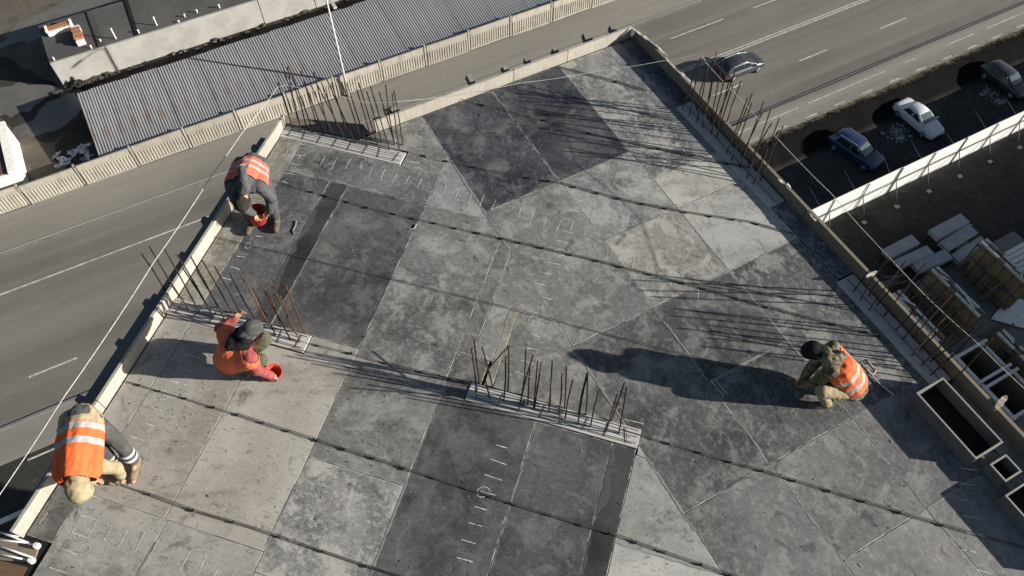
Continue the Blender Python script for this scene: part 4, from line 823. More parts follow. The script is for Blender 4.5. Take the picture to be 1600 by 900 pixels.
tag(cr.build("deck_crumbs", ['conc', 'under'], None), "scattered concrete crumbs and splinters lying over the plywood deck", "crumbs", kind='stuff')

# loose debris, clods and dry weeds on the site soil
db_ = MB()
for i in range(2200):
    a, b = random.uniform(31, 62), random.uniform(4, 20.0)
    if 33.5 < a < 48 and b < 13: 
        if random.random() < .6: continue
    s = random.choice((.02, .03, .03, .04, .05, .07, .1)); c = PG(a, b, soilz(a, b) + (0.2 if (33.2 < a < 48 and b < 13.2) else 0)); db_.cur = random.choice((0, 0, 0, 0, 1, 1, 1, 2)); rt = Matrix.Rotation(random.uniform(0, 3), 3, 'Z'); lx = s * random.uniform(.5, 2.4 if db_.cur == 2 else 1.1)
    db_.hexa([c + rt @ Vector(((lx if k in (1, 2, 5, 6) else -lx) * random.uniform(.6, 1), (s if k in (2, 3, 6, 7) else -s) * random.uniform(.3, .6), (s * random.uniform(.3, .6) if k > 3 else -.03))) for k in range(8)])
tag(db_.build("site_debris", ['soil', 'mud_dark', 'mud'], None), "clods, stones and wood scraps scattered over the dark site soil", "debris", kind='stuff')
wd_ = MB(); M['weed'] = plain("dry_weed", (0.07, 0.058, 0.034, 1), 0.9, var=.4, sc=2)
for i in range(2600):
    a, b = random.uniform(32, 62), random.uniform(13.5, 20.2)
    if random.random() > 0.25 + 1.6 * nz(a, b, .35, 6): continue
    c = PG(a, b, soilz(a, b)); t_ = Vector((random.gauss(0, .12), random.gauss(0, .12), random.uniform(.08, .28))); n_ = Vector((random.uniform(-1, 1), random.uniform(-1, 1), 0)).normalized() * random.uniform(.008, .02); wd_.add([c - n_, c + n_, c + t_ + n_ * .3, c + t_ - n_ * .3], [(0, 1, 2, 3)])
for i in range(2200):
    a = random.uniform(34, 80); b = 28.7 + random.gauss(0, .25); c = PG(a, b, lotz(a, b)); t_ = Vector((random.gauss(0, .1), random.gauss(0, .1), random.uniform(.06, .22))); n_ = Vector((random.uniform(-1, 1), random.uniform(-1, 1), 0)).normalized() * random.uniform(.008, .02); wd_.add([c - n_, c + n_, c + t_ + n_ * .3, c + t_ - n_ * .3], [(0, 1, 2, 3)])
tag(wd_.build("dry_weeds", 'weed', None), "dry brown weeds on the site soil and along the parking bank", "weeds", kind='stuff')
# bar bundles and loose boards on the yard
for i, (px, py, an, n, mt, lab) in enumerate(((1482, 452, 1.15, 7, 'timber', "loose pale battens on the yard floor between the two plank wall forms"), (1420, 470, .9, 6, 'rebar_rust', "bundle of rusty bars on the yard floor beside the leaning starter bars"), (1565, 520, .5, 5, 'timber_brown', "loose brown boards in front of the short plank wall form"), (1390, 440, .4, 6, 'conc_grey', "heap of grey offcuts behind the right deck edge"))):
    c = bp(px, py, FZ + .05); t = thing("loose_bundle", lab, "bundle", c)
    for k in range(n):
        a_ = an + random.gauss(0, .12); d = Vector((math.cos(a_), math.sin(a_), 0)); o_ = Vector((random.gauss(0, .3), random.gauss(0, .3), .05 * k)); L = random.uniform(.7, 1.4); MB().bar(c + o_ - d * L, c + o_ + d * L, .1, .05).build("piece", mt, t)

# ================================================================== CARS
def carpaint(name, c, rough=0.3):
    k = N(name); f = k.noise(1.2, 4); k.b.inputs['Coat Weight'].default_value = 0.6; k.b.inputs['Coat Roughness'].default_value = 0.12
    return k.out(k.mix(k.rng(f, 0.35, 0.7), c, tuple(v * 0.8 + 0.02 for v in c[:3]) + (1,)), rough, 0.0, 0.5)
M['p_white'] = carpaint("white_car_paint", (0.62, 0.63, 0.66, 1)); M['p_blue'] = carpaint("dark_blue_car_paint", (0.010, 0.018, 0.075, 1)); M['p_black'] = carpaint("black_car_paint", (0.02, 0.02, 0.028, 1)); M['p_slate'] = carpaint("slate_car_paint", (0.028, 0.03, 0.04, 1))
M['glass'] = (lambda k: k.out((0.014, 0.02, 0.024, 1), 0.12, 0, 0.5))(N("tinted_glass")); M['glass_l'] = (lambda k: k.out((0.07, 0.10, 0.105, 1), 0.12, 0, 0.6))(N("windscreen_glass"))
M['chrome'] = plain("bright_trim", (0.6, 0.6, 0.62, 1), 0.25, 0.6, var=0.05); M['rim'] = plain("alloy_rim", (0.3, 0.3, 0.31, 1), 0.4, 0.5); M['lamp'] = plain("clear_lamp", (0.55, 0.57, 0.6, 1), 0.15); M['tail'] = plain("red_lamp", (0.22, 0.012, 0.012, 1), 0.25)
def car(label, loc, az, L, W, H, paint, kind, trim=False, ws='glass_l'):
    t = thing("parked_car" if kind != 'road' else "road_car", label, "car", loc, az)
    a = L / 2; w_ = W / 2; estate = kind in ('estate', 'road')
    if kind == 'sedan': top = [(-a, .72), (-a + .12, .93), (-a + .35, 1.0), (-a + .85, 1.0), (a - 1.35, .98), (a - 1.0, .93), (a - .45, .82), (a - .12, .70), (a, .55)]
    else: top = [(-a, .70), (-a + .06, .92), (-a + .25, .99), (-a + .85, 1.0), (a - 1.30, .99), (a - 1.0, .95), (a - .45, .85), (a - .12, .72), (a, .55)]
    wf = lambda x: w_ * (1 - 0.16 * max(0, (abs(x) - a * .68) / (a * .32)) ** 2)
    rows = []
    for x, z in top:
        ww = wf(x); zb = .22 + .12 * max(0, (abs(x) - a * .8) / (a * .2))
        rows.append([(x, -ww * .9, zb), (x, -ww, zb + .14), (x, -ww * 1.0, z * .62), (x, -ww * .965, z - .07), (x, -ww * .86, z), (x, -ww * .45, z + .035), (x, 0, z + .045), (x, ww * .45, z + .035), (x, ww * .86, z), (x, ww * .965, z - .07), (x, ww, z * .62), (x, ww, zb + .14), (x, ww * .9, zb)])
    m = len(rows[0]); mb = MB(); vs = [p for r in rows for p in r]; fs = []
    for i in range(len(rows) - 1):
        for j in range(m - 1): fs.append((i * m + j, (i + 1) * m + j, (i + 1) * m + j + 1, i * m + j + 1))
        fs.append((i * m, i * m + m - 1, (i + 1) * m + m - 1, (i + 1) * m))
    fs.append(tuple(range(m))); fs.append(tuple((len(rows) - 1) * m + j for j in range(m - 1, -1, -1))); mb.add(vs, fs)
    body = mb.build("body", paint, t, local=True, smooth=True); s = body.modifiers.new("sub", 'SUBSURF'); s.levels = s.render_levels = 2
    # cabin
    if kind == 'sedan': st = [(-a + .72, .99, .80), (-a + 1.18, 1.33, .70), (-a + 1.75, H, .67), (-.1, H + .015, .67), (a - 2.05, H - .04, .68), (a - 1.12, .97, .82)]
    else: st = [(-a + .08, .98, .80), (-a + .38, H - .16, .72), (-a + .75, H - .01, .69), (-.1, H + .015, .69), (a - 2.0, H - .04, .69), (a - 1.08, .97, .82)]
    cb = MB(); vs = []; P = []
    for x, z, q in st:
        hw = w_ * q; base = w_ * .87; P.append((x, z, hw))
        vs += [(x, -base, .93), (x, -hw - .0, z - .07 if z > 1.1 else z - .01), (x, -hw * .86, z), (x, 0, z + .03), (x, hw * .86, z), (x, hw, z - .07 if z > 1.1 else z - .01), (x, base, .93)]
    m = 7; n = len(st); fs = [(i * m + j, (i + 1) * m + j, (i + 1) * m + j + 1, i * m + j + 1) for i in range(n - 1) for j in range(m - 1)] + [tuple(range(m)), tuple((n - 1) * m + j for j in range(m - 1, -1, -1))]
    cb.add(vs, fs); cb.build("cabin", paint, t, local=True, smooth=True)
    def pane(name, A_, B_, mat, f0=.12, f1=.9, k=.84):
        (x0, z0, h0), (x1, z1, h1) = A_, B_; q = []
        for f in (f0, f1):
            x, z, h = x0 + (x1 - x0) * f, z0 + (z1 - z0) * f, (h0 + (h1 - h0) * f) * k; q.append((x, z, h))
        d = Vector((q[1][0] - q[0][0], 0, q[1][1] - q[0][1])).normalized(); nn = Vector((-d.z, 0, d.x)); nn = nn if nn.z > 0 else -nn
        mbp = MB(); vs = []
        for x, z, h in q:
            for s_ in (-1, -.5, 0, .5, 1): vs.append(Vector((x, h * s_, z + .03 * (1 - abs(s_)) )) + nn * .012)
        mbp.add(vs, [(i, i + 1, i + 6, i + 5) for i in range(4)]); return mbp.build(name, mat, t, local=True, smooth=True)
    pane("windscreen", P[-1], P[-2], ws); pane("rear_window", P[0], P[1] if estate else P[2], 'glass', .15, .92)
    for s_ in (-1, 1):
        for xa, xb in ((-a + (.62 if estate else 1.0), -.32), (-.24, a - 1.55)):
            sg = MB(); zt = H - .12
            ya, yb = w_ * .872, w_ * .715; e0, e1 = (.28 if xa < -1 else .04), (.0 if xb < 0 else .42)
            sg.hexa([(xa, s_ * (ya + .004), .99), (xb, s_ * (ya + .004), .99), (xb, s_ * (ya - .01), .99), (xa, s_ * (ya - .01), .99), (xa + e0, s_ * (yb + .022), zt), (xb - e1, s_ * (yb + .022), zt), (xb - e1, s_ * (yb - .0), zt), (xa + e0, s_ * yb, zt)])
            sg.build("side_window", 'glass', t, local=True)
        MB().bar((a - 1.35, s_ * w_ * .93, .98), (a - 1.28, s_ * (w_ + .16), 1.02), .12, .11).build("door_mirror", paint, t, local=True, bevel=.03)
        MB().hexa([(a - .28, s_ * w_ * .58, .60), (a - .02, s_ * w_ * .50, .58), (a - .30, s_ * w_ * .93, .60), (a - .42, s_ * w_ * .9, .60), (a - .36, s_ * w_ * .55, .77), (a - .1, s_ * w_ * .48, .70), (a - .34, s_ * w_ * .90, .74), (a - .46, s_ * w_ * .88, .77)]).build("headlight", 'lamp', t, local=True, bevel=.02)
        MB().box(-a - .01, -a + .14, s_ * w_ * .60 if s_ > 0 else -w_ * .86, w_ * .86 if s_ > 0 else -w_ * .60, .66, .86).build("taillight", 'tail', t, local=True, bevel=.02)
        if trim: MB().tube([(-a + .75, s_ * w_ * .62, H + .035), (-.1, s_ * w_ * .63, H + .06), (a - 2.05, s_ * w_ * .62, H + .0)], .022, 6).build("roof_rail", 'chrome', t, local=True)
        if kind == 'road':
            MB().tube([(-a + .45, s_ * w_ * .80, 1.05), (-a + .75, s_ * w_ * .735, H - .07), (-.1, s_ * w_ * .73, H - .05), (a - 2.0, s_ * w_ * .74, H - .1), (a - 1.1, s_ * w_ * .88, 1.0)], .03, 6).build("window_trim", 'chrome', t, local=True)
            MB().box(-a + .3, a - .9, s_ * w_ * .985 - .02, s_ * w_ * .985 + .02, .84, .90).build("side_trim", 'chrome', t, local=True)
        for x in (-a + .82, a - .85):
            o = MB().lathe([(.0, .10), (.2, .11), (.30, .10), (.325, .05), (.325, -.08), (.28, -.11)], (x, s_ * (w_ - .11), .325), 18, Vector((0, s_, 0))).build("wheel", 'rubber', t, local=True, smooth=True)
            MB().lathe([(0, .118), (.06, .122), (.19, .118), (.205, .105)], (x, s_ * (w_ - .11), .325), 14, Vector((0, s_, 0))).build("rim", 'rim', o, local=True, smooth=True)
    MB().box(a - .06, a + .015, -w_ * .45, w_ * .45, .42, .56).build("grille", 'rubber', t, local=True, bevel=.02)
    MB().box(a - .20, a + .02, -w_ * .72, w_ * .72, .26, .36).build("bumper_trim", 'rubber', t, local=True, bevel=.02)
    return t
def carpos(px, py, z): p = bp(px, py, z + .75); return Vector((p.x, p.y, z))
aN = AG - math.pi / 2
def ldir(p, q, z): a_, b_ = bp(*p, z), bp(*q, z); return math.atan2((b_ - a_).y, (b_ - a_).x)
car("white sedan parked behind the hoarding between the blue and the dark car", carpos(1437, 183, LOT), ldir((1405, 160), (1472, 216), LOT + .7), 4.35, 1.78, 1.46, 'p_white', 'sedan')
car("dark blue estate car with roof rails parked behind the hoarding", carpos(1339, 232, LOT), ldir((1304, 212), (1371, 256), LOT + .7), 4.45, 1.78, 1.50, 'p_blue', 'estate', trim=True)
car("nearly black car at the right edge of the photo parked behind the hoarding", carpos(1573, 123, LOT), ldir((1545, 104), (1602, 146), LOT + .7), 4.4, 1.76, 1.48, 'p_black', 'estate')
car("dark hatchback with bright window trim driving along the street", carpos(1158, 100, GZ), AG - 0.02, 4.2, 1.78, 1.46, 'p_slate', 'road', ws='glass')

# ================================================================== PEOPLE
def cloth(name, c, var=0.3, rough=0.9, sc=9):
    k = N(name); f = k.noise(sc, 6, 0.7); g = k.noise(60, 3)
    col = k.mix(k.rng(f, 0.3, 0.72), tuple(x * (1 - var) for x in c[:3]) + (1,), tuple(min(1, x * (1 + var * .6)) for x in c[:3]) + (1,))
    k.bump(k.math('ADD', f, k.math('MULTIPLY', g, .3)), 0.35, 0.01); return k.out(col, rough, 0, 0.15)
def m_vest(name, c, bands):
    k = N(name); t = k.attr("along").outputs['Fac']; f = k.noise(9, 5, 0.65); col = k.mix(k.rng(f, .3, .7), tuple(x * .8 for x in c[:3]) + (1,), c)
    for a, b in bands: 
        m_ = k.math('MULTIPLY', k.rng(t, a - .006, a + .006), k.rng(t, b - .006, b + .006, 1, 0)); col = k.mix(m_, col, (0.34, 0.32, 0.32, 1))
    k.bump(f, .4, .01); return k.out(col, .75, 0, .2)
M['skin'] = plain("skin", (0.42, 0.22, 0.15, 1), 0.6, var=0.12, sc=12); M['glove'] = cloth("work_glove", (0.30, 0.21, 0.13, 1))
M['khaki'] = cloth("khaki_cloth", (0.33, 0.27, 0.17, 1)); M['olive'] = cloth("olive_cloth", (0.10, 0.098, 0.07, 1)); M['slate_c'] = cloth("dark_grey_cloth", (0.075, 0.075, 0.075, 1)); M['grey_c'] = cloth("grey_cloth", (0.085, 0.088, 0.093, 1))
M['black_c'] = cloth("black_cloth", (0.012, 0.012, 0.014, 1)); M['pink'] = cloth("dark_pink_cloth", (0.30, 0.075, 0.07, 1)); M['camo'] = (lambda k: k.out(k.mix(k.rng(k.noise(14, 3, .6), .45, .55), (0.20, 0.165, 0.11, 1), (0.09, 0.08, 0.055, 1)), .9, 0, .1))(N("camouflage_cloth"))
M['olive_d'] = cloth("dark_olive_knit", (0.032, 0.03, 0.022, 1)); M['boot'] = cloth("boot_leather", (0.11, 0.095, 0.075, 1)); M['boot_b'] = cloth("brown_boot", (0.20, 0.145, 0.095, 1)); M['reflect'] = plain("grey_reflective_tape", (0.5, 0.49, 0.48, 1), 0.5, var=.1); M['bucket'] = plain("red_plastic", (0.52, 0.06, 0.045, 1), 0.45, var=.15)
DG = None
def capsule_bm(bm, a, ra, b, rb, n=10, rings=4):
    a, b = Vector(a), Vector(b); d = b - a; L = d.length
    if L < 1e-5: d = Vector((0, 0, 1)); L = 1e-5; b = a + d * L
    q = d.to_track_quat('Z', 'Y'); prof = []
    for i in range(rings + 1): t = -math.pi / 2 + (math.pi / 2) * i / rings; prof.append((ra * math.cos(t), ra * math.sin(t)))
    for i in range(rings + 1): t = (math.pi / 2) * i / rings; prof.append((rb * math.cos(t), L + rb * math.sin(t)))
    ring = []
    for r, z in prof: ring.append([bm.verts.new(a + q @ Vector((max(r, 1e-4) * math.cos(2 * math.pi * j / n), max(r, 1e-4) * math.sin(2 * math.pi * j / n), z))) for j in range(n)])
    for i in range(len(ring) - 1):
        for j in range(n): bm.faces.new((ring[i][j], ring[i][(j + 1) % n], ring[i + 1][(j + 1) % n], ring[i + 1][j]))
    bm.faces.new(ring[0][::-1]); bm.faces.new(ring[-1])
def blobmesh(name, caps, mat, parent, voxel=0.014, smooth=4, wr=0.0, along=None, cut=None, wsc=7.0):
    bm = bmesh.new(); o0 = wloc(parent)
    for a, ra, b, rb in caps: capsule_bm(bm, Vector(a) - o0, ra, Vector(b) - o0, rb)
    me = bpy.data.meshes.new("tmp"); bm.to_mesh(me); bm.free(); o = bpy.data.objects.new("tmp", me); COL.objects.link(o)
    m1 = o.modifiers.new("r", 'REMESH'); m1.mode = 'VOXEL'; m1.voxel_size = voxel
    m2 = o.modifiers.new("s", 'SMOOTH'); m2.factor = 0.5; m2.iterations = smooth
    dg = bpy.context.evaluated_depsgraph_get(); res = bpy.data.meshes.new_from_object(o.evaluated_get(dg)); bpy.data.objects.remove(o); bpy.data.meshes.remove(me)
    if cut:                                   # keep what lies on the near side of planes (point, normal)
        bm = bmesh.new(); bm.from_mesh(res)
        for p, n_ in cut: bmesh.ops.bisect_plane(bm, geom=bm.verts[:] + bm.edges[:] + bm.faces[:], plane_co=Vector(p) - o0, plane_no=Vector(n_), clear_outer=True)
        bm.to_mesh(res); bm.free()
    if wr:
        for v in res.vertices:
            p = v.co; k = noise.noise(p * wsc + Vector((o0.x, 3, 1))) + .6 * noise.noise(Vector((p.x * wsc * 3.2, p.y * wsc * 1.3, p.z * wsc * 3.0)))
            v.co = p + Vector(v.normal) * wr * (1 - 2 * abs(k))
    if along:
        a, b = Vector(along[0]) - o0, Vector(along[1]) - o0; d = b - a; at = res.attributes.new("along", 'FLOAT', 'POINT'); at.data.foreach_set('value', [(v.co - a).dot(d) / d.length_squared for v in res.vertices])
    res.name = name; res.materials.clear(); res.materials.append(M[mat]); res.polygons.foreach_set('use_smooth', [True] * len(res.polygons))
    ob = bpy.data.objects.new(name, res); COL.objects.link(ob); ob.parent = parent; return ob
def hand_caps(wrist, tip, palm_n, curl=0.5, sc=1.0, side=1):
    wrist, tip = Vector(wrist), Vector(tip); f = (tip - wrist).normalized(); n_ = (Vector(palm_n) - f * f.dot(Vector(palm_n))).normalized(); x = f.cross(n_) * side; k = sc; caps = []
    kn = wrist + f * .085 * k
    for i, q in enumerate((-.03, -.01, .01, .03)): caps.append((wrist + x * q * .6 * k, .014 * k, kn + x * q * k, .0125 * k))
    for i, (q, L) in enumerate(((-.033, .068), (-.011, .078), (.011, .073), (.032, .056))):
        b = kn + x * q * k; m = b + (f * (1 - curl * .5) + n_ * curl * .6 + x * q * 1.5).normalized() * L * .5 * k; e = m + (f * (1 - curl) + n_ * curl * 1.1).normalized() * L * .5 * k
        caps += [(b, .0095 * k, m, .009 * k), (m, .009 * k, e, .0075 * k)]
    tb = wrist + f * .025 * k - x * .03 * k; tm = tb + (f * .6 - x * .7 + n_ * .3).normalized() * .045 * k; caps += [(tb, .012 * k, tm, .011 * k), (tm, .011 * k, tm + (f * .9 + n_ * .5).normalized() * .035 * k, .0085 * k)]
    return caps
def person(label, J, C, headdir, hood=None, hat=None, vest_rng=(0.0, .92), bands=((.25, .34), (.52, .61)), sleeve=None, seg=None, glove=('skin', 'skin'), bootm='boot', legtape=False, jw=1.0, vsh=.16, vup=-.05, yoke=False):
    """J: joints in world space; left/right as the person's own"""
    pel, neck, head = J['pel'], J['neck'], J['head']; c = Vector((pel.x, pel.y, 0.0)); t = thing("person", label, "person", c, 0)
    sL, sR = J['sL'], J['sR']; hL, hR = J['hL'], J['hR']; spine = neck - pel; lat = (sL - sR).normalized(); fwd = lat.cross(spine).normalized() * -1   # belly direction fixed below
    if fwd.dot(Vector(J['belly'])) < 0: fwd = -fwd
    hd = Vector(headdir).normalized()
    # the body: one continuous surface
    caps = [(pel, .11, pel.lerp(neck, .5), .115), (pel.lerp(neck, .5), .115, neck - spine.normalized() * .1, .12), (hL, .08, hR, .08), (sL, .06, sR, .06), (neck - spine.normalized() * .04, .055, head, .055)]
    hu = (head - neck).normalized(); side = hd.cross(hu).normalized()
    caps += [(head + hu * .045 - hd * .02, .088, head + hu * .035 + hd * .02, .083), (head - hu * .05 + hd * .035, .06, head - hu * .02 + hd * .04, .068), (head + hd * .095 - hu * .005, .017, head + hd * .112 - hu * .03, .015)]
    caps += [(head + side * s_ * .085 + hu * .0, .018, head + side * s_ * .09 - hu * .035, .012) for s_ in (-1, 1)]
    caps += [(head + hd * .098 - hu * .062 + side * .018, .011, head + hd * .098 - hu * .062 - side * .018, .011)]
    for s_ in 'LR':
        S, E_, H_ = J['s' + s_], J['e' + s_], J['w' + s_]; caps += [(S, .05, E_, .04), (E_, .04, H_, .026)]
        caps += hand_caps(H_, J['t' + s_], J.get('n' + s_, fwd), .75, 1.0, 1 if s_ == 'L' else -1)
        P_, K_, A_ = J['h' + s_], J['k' + s_], J['a' + s_]; caps += [(P_, .075, K_, .05), (K_, .05, A_, .035), (A_, .035, J['o' + s_], .03)]
    blobmesh("body", caps, 'skin', t, 0.009, 3)
    eyes = MB()
    for s_ in (-1, 1):
        e = head + hd * .093 + hu * .02 + side * s_ * .033; eyes.lathe([(0, .004), (.008, .002), (.012, -.002)], e, 8, hd)
    eyes.build("eyes", 'black_c', t)
    # clothes
    jm = C['jacket']; tm = C['trousers']; tor = [(pel + fwd * .02 - spine.normalized() * .02, .162 * jw, pel.lerp(neck, .55) - fwd * .02, .16 * jw), (hL, .128, sL.lerp(sR, .12) - spine.normalized() * .08, .108), (hR, .128, sR.lerp(sL, .12) - spine.normalized() * .08, .108), (sL.lerp(sR, .2), .095, sR.lerp(sL, .2), .095), (pel.lerp(neck, .8) - fwd * .03, .12, neck, .085)]
    arm = []
    for s_ in 'LR':
        S, E_, H_ = J['s' + s_], J['e' + s_], J['w' + s_]; arm += [(S, .088, E_, .07), (E_, .07, H_.lerp(E_, .06), .05)]
    if C.get('sleeve', jm) == jm: blobmesh("jacket", tor + arm, jm, t, .014, 4, .008)
    else:
        blobmesh("jacket", tor, jm, t, .014, 4, .008)
        for s_ in 'LR': blobmesh("sleeve", [(J['s' + s_].lerp(neck, .1), .088, J['e' + s_], .071), (J['e' + s_], .071, J['w' + s_].lerp(J['e' + s_], .06), .05)], C['sleeve'], t, .012, 4, .009, wsc=11)
        for q in C.get('pads', ()): blobmesh("elbow_pad", [q], 'black_c', t, .012, 3, .003)
    legs = [(pel - spine.normalized() * .02 + fwd * .0, .15, pel + spine.normalized() * .06, .135), (hL, .125, hR, .125)]
    for s_ in 'LR':
        P_, K_, A_ = J['h' + s_], J['k' + s_], J['a' + s_]; legs += [(P_, .112, K_, .082), (K_, .08, A_ + (K_ - A_).normalized() * .05, .066)]
    blobmesh("trousers", legs, tm, t, .014, 4, .008)
    if legtape:
        for s_ in 'LR':
            K_, A_ = J['k' + s_], J['a' + s_]; d = (K_ - A_).normalized()
            for q in (.11, .19): MB().lathe([(.078, -.02), (.083, -.02), (.085, .02), (.08, .02)], A_ + d * q, 18, d).build("leg_tape", 'reflect', t, smooth=True)
    for s_ in 'LR':
        A_, O_ = J['a' + s_], J['o' + s_]; f = (O_ - A_); f.z = 0; f = f.normalized(); lo = Vector((A_.x, A_.y, .045)); toe = lo + f * .17
        blobmesh("boot", [(A_ + Vector((0, 0, .06)), .056, Vector((A_.x, A_.y, .06)), .05), (lo - f * .05, .042, toe, .042), (lo, .05, toe - f * .03 + Vector((0, 0, .01)), .046)], bootm, t, .011, 3, .002)
    # gloves over the hands
    for s_, gm in zip('LR', glove):
        if gm != 'skin': blobmesh("glove", hand_caps(J['w' + s_], J['t' + s_], J.get('n' + s_, fwd), .75, 1.16, 1 if s_ == 'L' else -1), gm, t, .008, 2)
    # the vest: a looser shell over the torso, open at neck and arms
    v = [(pel.lerp(neck, vest_rng[0]) + fwd * .01, .172 * jw, pel.lerp(neck, .6) - fwd * .025, .172 * jw)]
    for h_, s_ in ((hL, sL), (hR, sR)): o_ = sR if s_ is sL else sL; v += [(h_.lerp(s_, vest_rng[0]), .128, s_.lerp(o_, vsh) + spine.normalized() * vup, .118)]
    v += [(sL.lerp(sR, vsh + .06) + spine.normalized() * (vup + .05), .106, sR.lerp(sL, vsh + .06) + spine.normalized() * (vup + .05), .106)]
    sn = spine.normalized()
    if yoke: v += [(pel.lerp(neck, .6) - fwd * .05, .15, neck - fwd * .055 + sn * .03, .125)]
    blobmesh("vest", v, C['vest'], t, .013, 4, .007, along=(pel, neck), cut=[(pel.lerp(neck, vest_rng[1]), sn), (pel.lerp(neck, vest_rng[0]), -sn)])
    if hood == 'up':
        blobmesh("hood", [(head + hu * .04 - hd * .03, .135, head + hu * .03 + hd * .03, .128), (head + hu * .03 + side * .035, .125, head + hu * .03 - side * .035, .125), (head - hu * .03 - hd * .04, .128, neck.lerp(head, .5), .115), (head + hu * .07 + hd * .02, .11, head + hu * .04 + hd * .07, .11)], C['hood'], t, .013, 4, .005, cut=[(head + hd * .10, hd)])
    if hood == 'down':
        bk = -hd * .09 + J.get('hooddir', Vector((0, 0, 0))); p = neck + Vector((0, 0, .03)); blobmesh("hood", [(p + bk * .5 + side * .07, .062, p + bk * 1.9 + Vector((0, 0, -.05)), .05), (p + bk * .5 - side * .07, .062, p + bk * 1.9 + Vector((0, 0, -.05)), .05), (p + side * .07, .07, p - side * .07, .07), (p + (head - neck) * .45 + side * .055 - hd * .03, .07, p + (head - neck) * .45 - side * .055 - hd * .03, .07)], C['hood'], t, .012, 4, .008, wsc=12)
    if hat:
        blobmesh("knit_cap", [(head + hu * .06 - hd * .02, .108, head + hu * .055 + hd * .015, .102), (head - hu * .03 - hd * .035, .103, head + hu * .05, .104)], hat, t, .011, 4, .004, wsc=14, cut=[(head - hu * .065 - hd * .0, (-hu + hd * .55).normalized())])
    return t
V_ = Vector
def J_(**k):
    o = {}
    for a, v in k.items(): o[a] = bp(*v) if (a not in ('belly', 'nL', 'nR', 'hooddir')) else Vector(v)
    return o
M['vest1'] = m_vest("orange_vest", (0.72, 0.135, 0.042, 1), ((.14, .26), (.42, .54)))
M['vest3'] = m_vest("faded_orange_vest", (0.60, 0.14, 0.085, 1), ((.16, .27), (.42, .54)))
M['vest2'] = m_vest("pinkish_orange_vest", (0.62, 0.16, 0.075, 1), ())
M['vest4'] = m_vest("bright_orange_vest", (0.74, 0.15, 0.05, 1), ((.16, .27), (.45, .56)))
def bones(n, J):
    pr = [('pel', 'neck'), ('neck', 'head'), ('sL', 'sR'), ('sL', 'eL'), ('eL', 'wL'), ('sR', 'eR'), ('eR', 'wR'), ('hL', 'kL'), ('kL', 'aL'), ('hR', 'kR'), ('kR', 'aR'), ('wL', 'tL'), ('wR', 'tR'), ('hL', 'hR')]
    print(n, ' '.join('%s-%s %.2f' % (a, b, (J[a] - J[b]).length) for a, b in pr))
# 1: bent double at the lower left corner, tying a bar by the edge board
J1 = J_(pel=(128, 655, .90), neck=(121, 741, .86), head=(124, 762, .70), sL=(146, 727, .82), sR=(97, 731, .82), eL=(181, 731, .52), eR=(112, 760, .52), wL=(190, 744, .20), tL=(187, 752, .08), wR=(150, 748, .18), tR=(158, 749, .06),
        hL=(143, 658, .84), hR=(112, 658, .84), kL=(184, 690, .50), kR=(158, 700, .46), aL=(210, 722, .10), aR=(178, 728, .10), oL=(208, 752, .03), oR=(176, 752, .03), belly=(0, 0, -1), nL=(-.3, 0, -1), nR=(.3, 0, -1)); bones('p1', J1)
person("person in beige hood and orange vest bent double at the lower left edge board", J1, dict(jacket='khaki', trousers='slate_c', vest='vest1', hood='khaki'), (0.12, -.35, -.93), hood='up', glove=('glove', 'skin'), bootm='boot_b', legtape=True, vest_rng=(.13, 1.10), vsh=.08, vup=.04, yoke=True)
# 2: squatting by the left wall top, reaching for a starter bar
J2 = J_(pel=(356, 563, .36), neck=(379, 533, .84), head=(391, 518, .93), sL=(357, 521, .76), sR=(391, 559, .74), eL=(344, 513, .56), eR=(400, 578, .46), wL=(368, 498, .62), tL=(374, 490, .66), wR=(424, 587, .20), tR=(432, 589, .12),
        hL=(367, 551, .30), hR=(367, 567, .30), kL=(414, 530, .50), kR=(407, 563, .48), aL=(397, 547, .10), aR=(390, 580, .10), oL=(415, 540, .03), oR=(408, 577, .03), belly=(1, .6, -.3), nL=(.6, 0, .3), nR=(0, 0, -1), hooddir=(0, 0, 0)); bones('p2', J2)
E2 = J2['eL']
person("person in pinkish orange vest squatting by the left wall top and gripping a starter bar", J2, dict(jacket='pink', sleeve='pink', trousers='olive', vest='vest2', hood='black_c', pads=((J2['sL'].lerp(E2, .45), .094, E2, .08),)), (.66, .6, -.45), hood='down', hat='slate_c', glove=('glove', 'skin'), vest_rng=(.05, 1.0), jw=1.12, vsh=-.02)
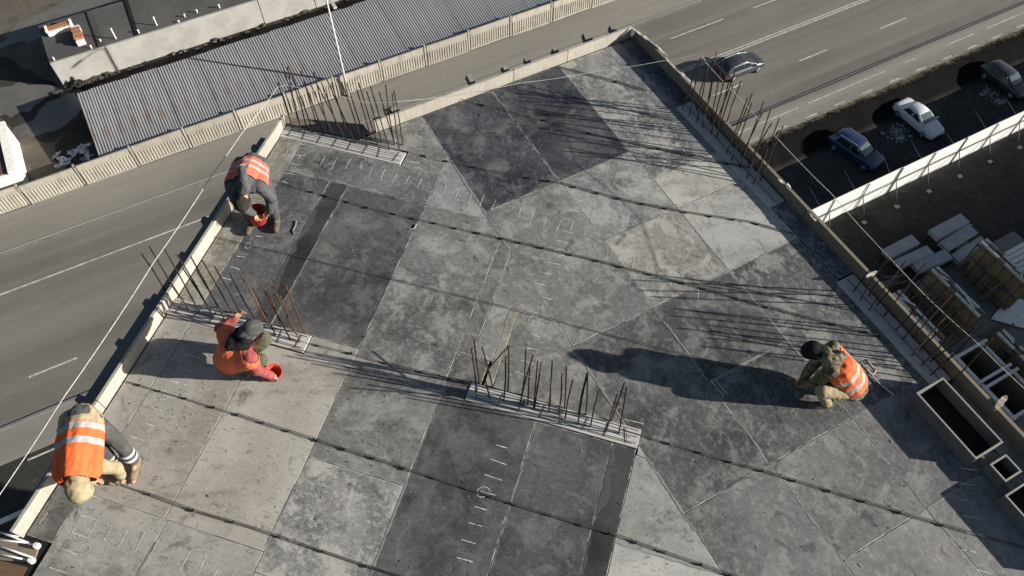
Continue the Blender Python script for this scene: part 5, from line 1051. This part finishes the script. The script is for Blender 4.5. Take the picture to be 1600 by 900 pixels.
# 3: bent over at the far left board, hands in a red bucket
J3 = J_(pel=(393, 258, .92), neck=(383, 293, .96), head=(379, 311, .84), sL=(406, 291, .92), sR=(362, 291, .92), eL=(424, 309, .66), eR=(372, 322, .66), wL=(421, 331, .42), tL=(414, 337, .36), wR=(397, 334, .40), tR=(402, 338, .34),
        hL=(405, 258, .88), hR=(378, 259, .88), kL=(421, 305, .52), kR=(380, 310, .50), aL=(431, 341, .10), aR=(392, 345, .10), oL=(432, 356, .03), oR=(391, 357, .03), belly=(0, -.2, -1), nL=(-.6, 0, -1), nR=(.6, 0, -1), hooddir=(0, .02, .04)); bones('p3', J3)
person("person in grey jacket bent over a red bucket at the far left board", J3, dict(jacket='grey_c', trousers='slate_c', vest='vest3', hood='grey_c'), (0, -.5, -.86), hood='down', hat='olive_d', vest_rng=(.02, .82), vsh=.04, jw=1.05)
# 4: crouching on the right, seen from the back
J4 = J_(pel=(1332, 601, .38), neck=(1294, 562, .80), head=(1274, 551, .84), sL=(1300, 579, .74), sR=(1301, 544, .74), eL=(1276, 597, .46), eR=(1272, 568, .46), wL=(1258, 602, .20), tL=(1251, 600, .12), wR=(1256, 590, .20), tR=(1249, 594, .12),
        hL=(1334, 610, .34), hR=(1336, 588, .34), kL=(1285, 611, .50), kR=(1284, 588, .50), aL=(1292, 630, .10), aR=(1300, 610, .10), oL=(1272, 634, .03), oR=(1280, 612, .03), belly=(-1, 0, -.3), nL=(0, .6, -1), nR=(0, -.6, -1)); bones('p4', J4)
person("person in black cap and orange vest crouching on the right side of the deck", J4, dict(jacket='camo', trousers='khaki', vest='vest4', hood='camo'), (-.85, -.1, -.5), hood='down', hat='black_c', glove=('glove', 'glove'), vest_rng=(.0, .86), jw=1.14)
def bucket(label, c, r, h, tilt):
    t = MB().lathe([(0.0, .005), (r * .74, .005), (r * .98, h), (r * 1.08, h + .006), (r * 1.08, h - .02), (r * .99, h - .02), (r * .76, -.002), (0, -.004)], c, 24, Vector(tilt)).build("bucket", 'bucket', None, smooth=True); return tag(t, label, "bucket")
bucket("red plastic bucket between the feet of the person at the far left board", bp(405, 346, .10), .135, .20, (0, .15, 1))
bucket("red plastic bucket under the right hand of the squatting person", bp(427, 588, .012), .10, .14, (.25, -.05, 1))
M['steel_tool'] = plain("steel_tool", (0.12, 0.12, 0.125, 1), 0.4, 0.6)
